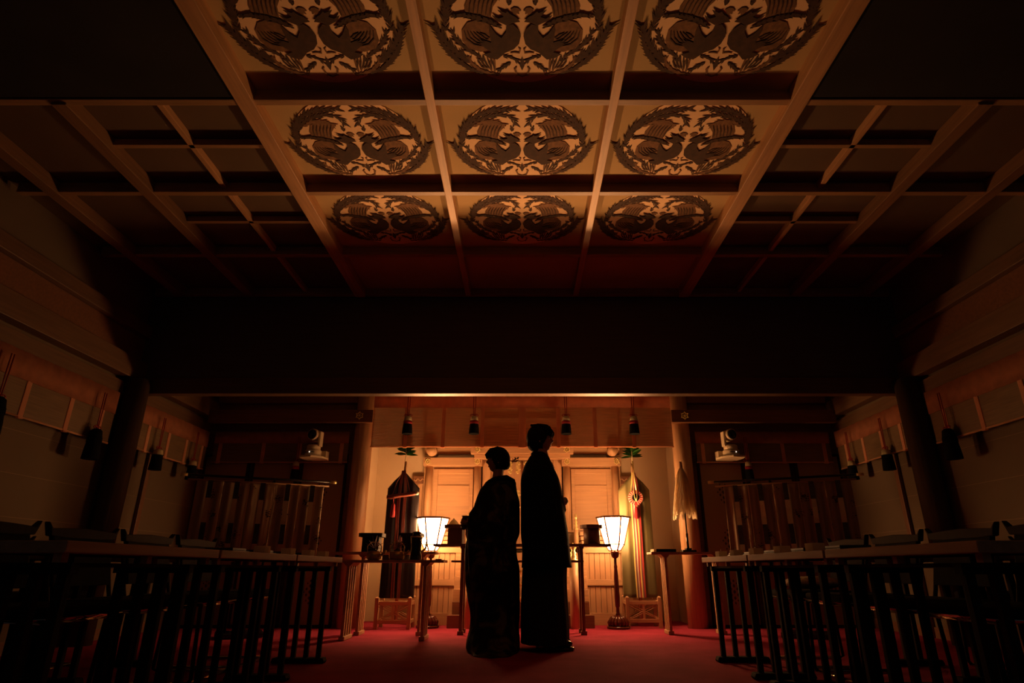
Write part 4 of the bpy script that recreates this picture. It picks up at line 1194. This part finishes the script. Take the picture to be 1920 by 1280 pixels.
        # nothing else to do for sub-parts: they follow their part
mirror = Matrix.Rotation(math.pi, 4, 'Z') @ Matrix.Diagonal((sc, sc, sc, 1))
adopt(bfig, br, mirror); bpy.data.objects.remove(bfig)
kim = garment([(894,926,947,.050,.050),(898,919,960,.085,.085),(904,911,967,.12,.12),(912,906,968,.15,.15),(925,898,970,.19,.19),(940,892,974,.215,.215),(955,888,977,.23,.23),
    (975,885,979,.24,.24),(1000,879,974,.245,.245),(1018,874,968,.25,.25),(1040,872,969,.25,.25),(1065,872,974,.25,.25),(1090,873,978,.25,.25),(1120,877,979,.255,.255),
    (1150,882,978,.27,.26),(1175,881,973,.29,.27),(1195,876,980,.36,.28),(1210,875,986,.42,.30),(1219,880,990,.52,.31)], BX, -1, lambda z: .012 + .03*max(0,.5-z), 11)
build('kimono', kim, M['brocade'], br, True)
cl = [W(px, py, YP) for px, py in ((965,913),(962,903),(950,897),(935,899),(920,905),(905,922),(898,935))]
for sy in (-1, 1):
    build('collar', MB().tube([(x-BX, sy*yy, z-.004) for (x,_,z), yy in zip(cl, (.02,.07,.10,.115,.12,.12,.11))], [.016,.022,.022,.020,.020,.018,.012], 8), M['brocade'], br, True)
bs = [(.02,1.24),(-.08,1.22),(-.155,1.06),(-.205,.99),(-.215,.90),(-.20,.62),(-.17,.42),(-.05,.40),(.04,.42),(.07,.60),(.06,.95),(.08,1.15)]
sleeve(br, bs, -.285, -.175, M['brocade']); sleeve(br, bs, .175, .285, M['brocade'])
build('sash', MB().loft([ring(W(888,955,YP)[0]-BX-.004, W(973,955,YP)[0]-BX, .236,.236, z) for z in (1.05,1.06,.92,.91)][0:1] + [ring(W(886,960,YP)[0]-BX-.004, W(973,960,YP)[0]-BX, .240,.240, z) for z in (1.0,.93)]), M['brocade'], br, True)
hh = Vector((BX*0+.009, 0, 1.637*sc))
hc = hair_cap((-.010,0,1.637), True)
hc.ball((-.088,0,1.600), (.040,.055,.050), 12)         # low chignon
hc.ball((-.070,0,1.660), (.055,.070,.060), 12)
for k in range(16):
    a = -1.1+2.2*k/15
    hc.tube([(-.01,.06*math.sin(a),1.757),(.07*math.cos(a),.080*math.sin(a),1.735),(.112*math.cos(a)-.004,.085*math.sin(a),1.690),(.108*math.cos(a)-.006,.088*math.sin(a),1.655)], [.014,.018,.015,.005], 6)
hc.xf(mirror)
build('hair', hc, M['hair'], br, True)
orn = MB(); random.seed(2)
ox, _, oz = W(962,862,YP)
for k in range(12):
    orn.ball((ox-BX+random.uniform(-.004,.046), random.uniform(-.05,.01), oz+random.uniform(-.024,.026)), random.uniform(.003,.0065), 6)
for k in range(6): orn.tube([(ox-BX-.01,-.02,oz-.01),(ox-BX+.02+.005*k,-.03+.006*k,oz-.015+.008*k)], .0012, 5)
build('hair_ornament', orn, M['tassel_black'], br, True)
# flowers in her hands
bq = thing('bouquet', 'small dark bouquet held in front of the kimono by the person facing left', 'bouquet', (W(878,986,YP)[0], YP-.06, W(884,996,YP)[2]))
random.seed(11)
pet = MB()
for k in range(9):
    c = Vector((random.uniform(-.040,.03), random.uniform(-.07,.07), random.uniform(.02,.11)))
    for q in range(7):
        a = 2*math.pi*q/7; leafblade(pet, c, (math.cos(a), math.sin(a), .8), .034, .014, curl=.1)
    pet.ball(c, .017, 6)
build('blossoms', pet, M['flower_red'], bq)
lv_ = MB()
for k in range(16):
    a = random.uniform(1.8,4.6); leafblade(lv_, (0,0,.03), (math.cos(a), random.uniform(-.8,.8), random.uniform(-.2,.9)), random.uniform(.05,.075), .012, curl=.1)
build('leaves', lv_, M['leaf'], bq)
build('stems', MB().tube([(0,0,.03),(.005,0,-.03),(.012,0,-.09)], [.016,.018,.014], 10), M['white_cloth'], bq, True)
